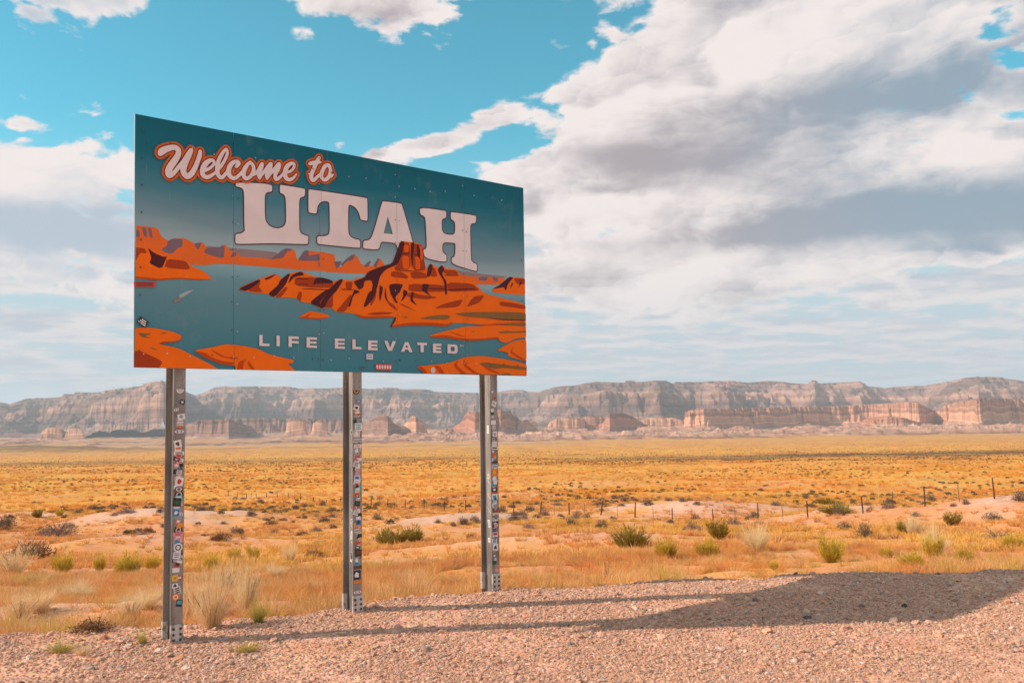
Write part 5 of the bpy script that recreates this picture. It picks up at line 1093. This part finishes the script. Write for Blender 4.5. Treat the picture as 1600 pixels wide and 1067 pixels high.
SHR = [  # kind, column, row of its foot, width, height (frame units), label
 ('rabbitbrush', 1299, 879, 47, 36, 'round yellow-green rabbitbrush standing alone on sand beyond the board\'s shadow'),
 ('rabbitbrush', 1426, 890, 46, 26, 'low yellow-green rabbitbrush touching the far edge of the board\'s shadow'),
 ('rabbitbrush', 1459, 877, 40, 36, 'tall yellow-green bush with a pale plume of grass above it'),
 ('blond_grass', 1462, 870, 50, 52, 'tall pale grass plume rising behind the yellow-green bush at right'),
 ('rabbitbrush', 1506, 882, 32, 26, 'small thin yellow-green bush right of the plumed one'),
 ('rabbitbrush', 1386, 872, 28, 16, 'little yellow-green sprig left of the low bush by the shadow'),
 ('rabbitbrush', 1107, 873, 44, 28, 'yellow-green bush with a bright yellow side, below the dark green one'),
 ('green_bush', 1122, 841, 40, 28, 'spiky dark green bush near the third fence post from the middle'),
 ('blond_grass', 1183, 862, 56, 44, 'wide blond grass clump between two yellow-green bushes'),
 ('sagebrush', 1352, 841, 28, 30, 'tall dark grey-green bush just in front of the fence on the right'),
 ('green_bush', 1412, 834, 26, 20, 'olive bush beside pale stalks at right, before the fence'),
 ('blond_grass', 1428, 838, 30, 36, 'thin pale stalks next to the olive bush before the fence'),
 ('green_bush', 1488, 821, 32, 20, 'olive green bush at the foot of the right hand pale mound'),
 ('sagebrush', 1321, 826, 26, 14, 'low grey bush behind the lone round rabbitbrush'),
 ('rabbitbrush', 1583, 856, 38, 18, 'yellow-green bush at the right edge of the view'),
 ('grey_bush', 1560, 846, 64, 20, 'wide lilac-grey bush below the right hand pale mound'),
 ('rabbitbrush', 1210, 890, 17, 13, 'tiny yellow sprig on sand by the edge of the gravel'),
 ('green_bush', 1307, 803, 58, 14, 'long flat green bush lying in front of the orange bank'),
 ('green_bush', 1290, 788, 34, 10, 'flat green bush just behind the long green one'),
 ('green_bush', 986, 858, 64, 34, 'broad dark green bush, the biggest right of the sign'),
 ('rabbitbrush', 1042, 873, 42, 28, 'yellow-green bush right below the broad dark green one'),
 ('green_bush', 612, 852, 60, 24, 'sprawling yellow-green bush between the middle and right posts'),
 ('green_bush', 646, 846, 36, 22, 'upper right lobe bush of the sprawl between the posts'),
 ('scraggly', 950, 911, 24, 34, 'scraggly thin brown bush at the edge of the gravel'),
 ('wispy', 903, 904, 30, 12, 'flat pale dry bush on sand left of the scraggly one'),
 ('brown_bush', 737, 843, 17, 14, 'small brown bush left of the right hand post'),
 ('sagebrush', 722, 819, 17, 13, 'dark sagebrush on the pale mound left of the right hand post'),
 ('sagebrush', 590, 812, 22, 13, 'dark sagebrush beside the middle post'),
 ('grey_bush', 742, 817, 19, 15, 'grey bush touching the left side of the right hand post'),
 ('grey_bush', 817, 811, 17, 12, 'grey bush alone on sand right of the right hand post'),
 ('sagebrush', 940, 826, 24, 16, 'dark sagebrush above the broad green bush'),
 ('sagebrush', 918, 811, 16, 12, 'sagebrush left of a lower darker one, mid distance'),
 ('grey_bush', 898, 810, 20, 16, 'round grey bush, leftmost of a row of three'),
 ('grey_bush', 850, 806, 22, 16, 'tall pale grey bush beyond the lone one on sand'),
 ('sagebrush', 828, 798, 24, 10, 'dark flat sagebrush in the row behind the right hand post'),
 ('sagebrush', 786, 801, 18, 13, 'dark sagebrush hard against the right hand post'),
 ('sagebrush', 799, 793, 15, 8, 'flat dark sagebrush just beyond the one against the post'),
 ('sagebrush', 936, 790, 22, 9, 'dark wide sagebrush in the gap before the pale mounds'),
 ('sagebrush', 976, 783, 15, 8, 'sagebrush behind the first fence post right of the sign'),
 ('sagebrush', 990, 783, 14, 8, 'sagebrush right of its twin behind the fence'),
 ('sagebrush', 684, 817, 15, 8, 'low sagebrush on the crest between the posts'),
 ('sagebrush', 708, 822, 11, 8, 'very small sagebrush under the crest between the posts'),
 ('rabbitbrush', 156, 893, 22, 22, 'bright green little bush, greenest left of the sign'),
 ('rabbitbrush', 98, 897, 40, 28, 'yellow-green bush at the far left edge of the sandy bank'),
 ('rabbitbrush', 199, 899, 46, 29, 'wide yellow-green bush nearest the left post'),
 ('rabbitbrush', 237, 889, 30, 18, 'low yellow-green bush almost hidden by the left post'),
 ('rabbitbrush', 330, 891, 26, 21, 'yellow-green bush right of the left post'),
 ('rabbitbrush', 366, 877, 25, 18, 'pale green bush, middle of three right of the left post'),
 ('rabbitbrush', 396, 875, 26, 20, 'yellow-green bush, right one of three past the left post'),
 ('green_tuft', 404, 973, 34, 40, 'tall green grass tuft on the edge of the gravel between two posts'),
 ('green_tuft', 385, 1018, 52, 18, 'low green grass clump growing in the gravel right of the left post'),
 ('green_tuft', 95, 1018, 60, 18, 'low green grass patch in the gravel at the lower left'),
 ('wispy', 130, 1022, 40, 14, 'dry sprawling weed right of the lower left green patch'),
 ('wispy', 330, 980, 78, 86, 'tall wispy straw-coloured bush behind the foot of the left post'),
 ('wispy', 385, 962, 50, 90, 'tallest airy weed, right of the straw-coloured bush'),
 ('wispy', 300, 962, 60, 60, 'straw weed leaning against the right side of the left post'),
 ('wispy', 352, 932, 54, 56, 'straw weed between the wispy bush and the tallest airy weed, set further back'),
 ('wispy', 205, 968, 54, 44, 'straw weed cluster just left of the left post'),
 ('wispy', 30, 968, 60, 44, 'loose straw weed at the lower left edge'),
 ('blond_grass', 120, 940, 62, 34, 'soft blond clump above the rust-brown tangle at lower left'),
 ('blond_grass', 430, 905, 40, 26, 'small blond clump between the green bushes and the tall green tuft'),
 ('green_tuft', 222, 1006, 24, 26, 'thin green weed just left of the left post\'s foot'),
 ('brown_bush', 45, 872, 74, 34, 'big grey-brown bush near the left edge'),
 ('wispy', 20, 900, 70, 52, 'large pale straw bush cut by the left edge'),
 ('grey_bush', 91, 836, 66, 26, 'wide grey-brown bush above the big one at left'),
 ('sagebrush', 10, 824, 34, 22, 'dark bush cut by the left edge'),
 ('brown_bush', 344, 844, 36, 18, 'dark brown bush right of the left post'),
 ('sagebrush', 250, 801, 14, 12, 'dark sagebrush touching the left post on its left'),
 ('grey_bush', 200, 802, 34, 13, 'wide grey bush left of the left post, far side of the mound'),
 ('sagebrush', 145, 797, 18, 11, 'dark sagebrush above the pinkish mound at left'),
 ('sagebrush', 121, 803, 20, 10, 'flat dark sagebrush left of its rounder twin on the mound'),
 ('rabbitbrush', 93, 806, 16, 9, 'yellow bush among dark sage on the left mound'),
 ('green_bush', 58, 808, 18, 12, 'olive bush at the left end of the mound'),
 ('brown_bush', 232, 833, 20, 14, 'brown bush on the near slope of the left mound'),
 ('sagebrush', 406, 786, 15, 8, 'sagebrush above the bare strip beyond the left post'),
 ('sagebrush', 428, 801, 12, 9, 'round sagebrush below the bare strip'),
 ('sagebrush', 476, 792, 14, 8, 'sagebrush right of the bare strip, left one of a pair'),
 ('sagebrush', 503, 790, 13, 10, 'sagebrush right of the bare strip, right one of a pair'),
 ('sagebrush', 335, 783, 13, 7, 'small sagebrush just right of the left post, far off'),
 ('sagebrush', 508, 815, 24, 11, 'grey spreading sagebrush left of the middle post'),
 ('brown_bush', 424, 821, 26, 12, 'low brown bush between the left and middle posts'),
 ('brown_bush', 488, 871, 36, 16, 'dry brown and green bush left of the middle post'),
 ('blond_grass', 452, 880, 34, 34, 'blond grass clump leaning beside the dry brown bush'),
 ('blond_grass', 230, 950, 60, 30, 'pale grass clump beside the left post\'s shaft'),
 ('blond_grass', 60, 955, 70, 34, 'big pale grass clump at lower left'),
 ('brown_bush', 150, 985, 70, 26, 'tangled rust-brown bush on the grass edge at lower left'),
 ('grey_bush', 1085, 832, 40, 24, 'pale violet-grey bush left of the spiky dark green one'),
 ('grey_bush', 1146, 822, 30, 18, 'grey bush between two fence posts, before the pale ground'),
 ('grey_bush', 1187, 822, 22, 12, 'flat grey bush below the second fence post past the pale ground'),
 ('sagebrush', 1180, 808, 18, 10, 'dark sagebrush against a fence post on pale ground'),
 ('sagebrush', 1390, 786, 20, 10, 'dark round sagebrush on the orange bank'),
 ('sagebrush', 1456, 783, 20, 11, 'dark sagebrush on the orange bank between fence posts'),
 ('sagebrush', 1508, 788, 14, 10, 'right one of two sagebrushes on the orange bank'),
 ('sagebrush', 1490, 791, 13, 7, 'left one of two sagebrushes on the orange bank'),
 ('sagebrush', 1553, 812, 32, 14, 'dark straggly bush on top of the right hand pale mound'),
 ('sagebrush', 1592, 782, 28, 18, 'dark sagebrush at the right edge, part of a dense row'),
 ('sagebrush', 1260, 779, 12, 8, 'small sagebrush behind the flat green bush'),
 ('brown_bush', 1342, 856, 15, 10, 'small rust-brown bush right of the round rabbitbrush'),
 ('grey_bush', 1428, 806, 20, 10, 'grey bush before the fence, left of the orange bank\'s end'),
]
for i, (kd, px, py, w, h, lab) in enumerate(SHR):
    x, y = ground_hit(px, py); k = y/FPX
    up = 1.35 if kd in ('rabbitbrush', 'green_bush', 'green_tuft') else 1.15
    put(kd, x, y, w*k*1.08, max(.12, h*k*up), lab, seed=i)
rr = random.Random(77); n_ = 0; tries = 0
while n_ < 150 and tries < 6000:                         # low dark bushes in the belt by the fence that nothing tells apart
    tries += 1; y = rr.uniform(62, 128); x = rr.uniform(-1, 1)*y*.57
    cl = float(fbm(np.array([x/12]), np.array([y/8]), 3, 271)[0])
    if rr.random() > max(.04, (cl-.40)*5): continue
    kd = rr.choice(['sagebrush', 'sagebrush', 'grey_bush', 'brown_bush']); w = rr.uniform(.6, 1.5)
    t_f = ((x-29.5)*3.63 + (y-57)*2.69); side = 'beyond the wire fence' if t_f > 0 else 'this side of the wire fence'; u_ = x/y
    where = 'at the far left of the desert' if u_ < -.40 else 'between the left and middle posts' if -.36 < u_ < -.19 else 'between the middle and right posts' if -.16 < u_ < -.05 else 'just right of the right post' if -.01 < u_ < .15 else 'in the middle of the right half' if .15 <= u_ < .34 else 'towards the right edge' if u_ >= .34 else 'seen close beside a steel post'
    look = {'sagebrush': ('broad' if w > 1.2 else 'tiny' if w < .85 else 'small')+' dark sagebrush', 'grey_bush': ('broad' if w > 1.1 else 'small')+' grey-violet bush', 'brown_bush': ('broad' if w > 1.1 else 'small')+' rust-brown bush'}[kd]
    lab_ = f'{look} {where}, {side}'
    put(kd, x, y, w, w*rr.uniform(.4, .65), lab_, look+' bushes '+where+' '+side, seed=n_); n_ += 1
for k_, lst in PROTO.items():
    for j, o in enumerate(lst):
        if (k_, j) not in USED:
            for ch in list(o.children): bpy.data.objects.remove(ch)
            bpy.data.objects.remove(o)

# ------------------------------------------------------------------ the wire fence across the middle distance
t = NT('weathered_wood', .9, spec=.1); n1 = t.noise(t.vmul(t.pos(), (12, 12, 1.5)), 1.0, 4); t.base(t.mix(t.map(n1, .35, .65), (.045, .026, .02), (.13, .08, .06))); M_WOOD = t.m
M_WIRE = flat('rusty_wire', (.10, .06, .045), .7, .5); M_STAKE = flat('steel_stake', (.16, .11, .09), .6, .5)
def fpos(k): 
    x, y = 29.5-2.69*k, 57+3.63*k; return x, y, hz(x, y)
f0 = fpos(12); fence = empty('wire_fence', f0); tag(fence, 'old wire fence with dark wooden posts crossing the desert below the sign', 'fence')
FI = Matrix.Translation(-Vector(f0)); rr = random.Random(9); tops = {}
wood = None
for k in range(-2, 31):
    x, y, z = fpos(k); hh = rr.uniform(1.05, 1.35) if k < 16 else rr.uniform(.9, 1.15); tl = Vector((rr.gauss(0, .05), rr.gauss(0, .04), 1)).normalized()
    mb = MB(); r = rr.uniform(.042, .066); pts = [Vector((x, y, z-.15)), Vector((x, y, z))+tl*hh*.5+Vector((rr.gauss(0, .01), 0, 0)), Vector((x, y, z))+tl*hh]
    mb.tube(pts, [r*1.1, r, r*.8], 7); o = mb.build('post', [M_WOOD]); o.data.transform(FI); o.parent = fence
    tops[k] = (Vector((x, y, z)), tl, hh)
    if k % 1 == 0 and rr.random() < .6:
        x2, y2 = x-1.345, y+1.815; z2 = hz(x2, y2); mb = MB(); q = rr.gauss(0, .04); mb.box((x2+q*.5, y2, z2+.5), Vector((1, 0, q)), Vector((0, 1, 0)), Vector((-q, 0, 1)), .015, .015, .62)
        mb.box((x2+q*.5, y2+.02, z2+.5), Vector((1, 0, q)), Vector((0, 1, 0)), Vector((-q, 0, 1)), .004, .02, .60); o = mb.build('stake', [M_STAKE]); o.data.transform(FI); o.parent = fence
for lv in (.3, .58, .88):
    mb = MB(); pts = []
    for k in range(-2, 31):
        b, tl, hh = tops[k]; pts.append(b+tl*(lv*1.05))
        if k < 30:
            b2, tl2, h2 = tops[k+1]; mid = (b+b2)/2; pts.append(Vector((mid.x, mid.y, max(hz(mid.x, mid.y)+.12, (b.z+b2.z)/2+lv*1.05-.04))))
    mb.tube(pts, .006, 4); o = mb.build('wire', [M_WIRE]); o.data.transform(FI); o.parent = fence

# ------------------------------------------------------------------ single rocks
t = NT('rock_surface', .9, spec=.2); n1 = t.noise(t.coord(), 6, 6, .65); rc = t.n('ShaderNodeObjectInfo').outputs['Color']
t.base(t.mix(t.map(n1, .35, .65), t.mix(1.0, rc, (.55, .55, .55), 'MULTIPLY'), rc)); t.bump(n1, .6, .05); M_RK = t.m
ROCKS = [(1413, 948, 12, 9, (.045, .035, .04), 'black rock lying inside the board\'s shadow'), (188, 911, 20, 14, (.20, .11, .08), 'reddish brown rock on the sandy bank left of the sign'), (104, 908, 10, 7, (.16, .11, .09), 'small dark rock on the sandy bank far left'),
 (914, 890, 11, 7, (.74, .48, .40), 'pale pink rock on sand beyond the gravel'), (1427, 889, 9, 6, (.72, .55, .45), 'pale stone at the foot of the low bush by the shadow'), (1567, 997, 11, 6, (.25, .22, .21), 'grey rounded stone in sunlit gravel at the right edge'), (93, 1014, 26, 10, (.33, .25, .22), 'flat grey stone beside the lower left green patch'),
 (280, 1029, 22, 7, (.68, .26, .10), 'flat orange stone in front of the left post'), (362, 1038, 12, 8, (.34, .20, .17), 'purplish stone right of the left post\'s foot'), (186, 1045, 16, 9, (.66, .42, .34), 'pale pink cobble below the left post, on its left'), (138, 1046, 18, 12, (.68, .48, .38), 'larger pale cobble at the bottom left'),
 (940, 1064, 18, 9, (.62, .42, .33), 'pale cobble at the bottom edge'), (1125, 1014, 20, 8, (.70, .50, .42), 'flat pale slab stone in the sunlit gravel'), (1261, 966, 17, 7, (.07, .055, .06), 'long dark stone inside the board\'s shadow'), (1180, 940, 14, 10, (.22, .13, .12), 'dark reddish cobble in the left part of the board\'s shadow'), (1583, 1019, 9, 7, (.23, .22, .22), 'small grey stone, lower right')]
for i, (px, py, w, h, c, lab) in enumerate(ROCKS):
    x, y = ground_hit(px, py); k = y/FPX*.78; c = tuple(min(1, .06+q*1.1) for q in c); bm = bmesh.new(); bmesh.ops.create_icosphere(bm, subdivisions=3, radius=1); r2 = random.Random(900+i)
    pl_ = [(Vector((r2.gauss(0, 1), r2.gauss(0, 1), r2.gauss(0, 1))).normalized(), r2.uniform(.6, .9)) for _ in range(12)]
    for v_ in bm.verts:
        for n_2, kk in pl_:
            q = v_.co.dot(n_2)-kk
            if q > 0: v_.co -= n_2*q*.95
        v_.co.x *= w*k/2*1.1; v_.co.y *= w*k/2*.9; v_.co.z = v_.co.z*h*k/2*1.1 + h*k*.28
    me = bpy.data.meshes.new('rock'); bm.to_mesh(me); bm.free(); me.materials.append(M_RK)
    o = link(bpy.data.objects.new('rock', me)); o.location = (x, y, hz(x, y)); o.color = (*c, 1); o.rotation_euler = (0, 0, r2.uniform(0, 1)); tag(o, lab, 'rock')
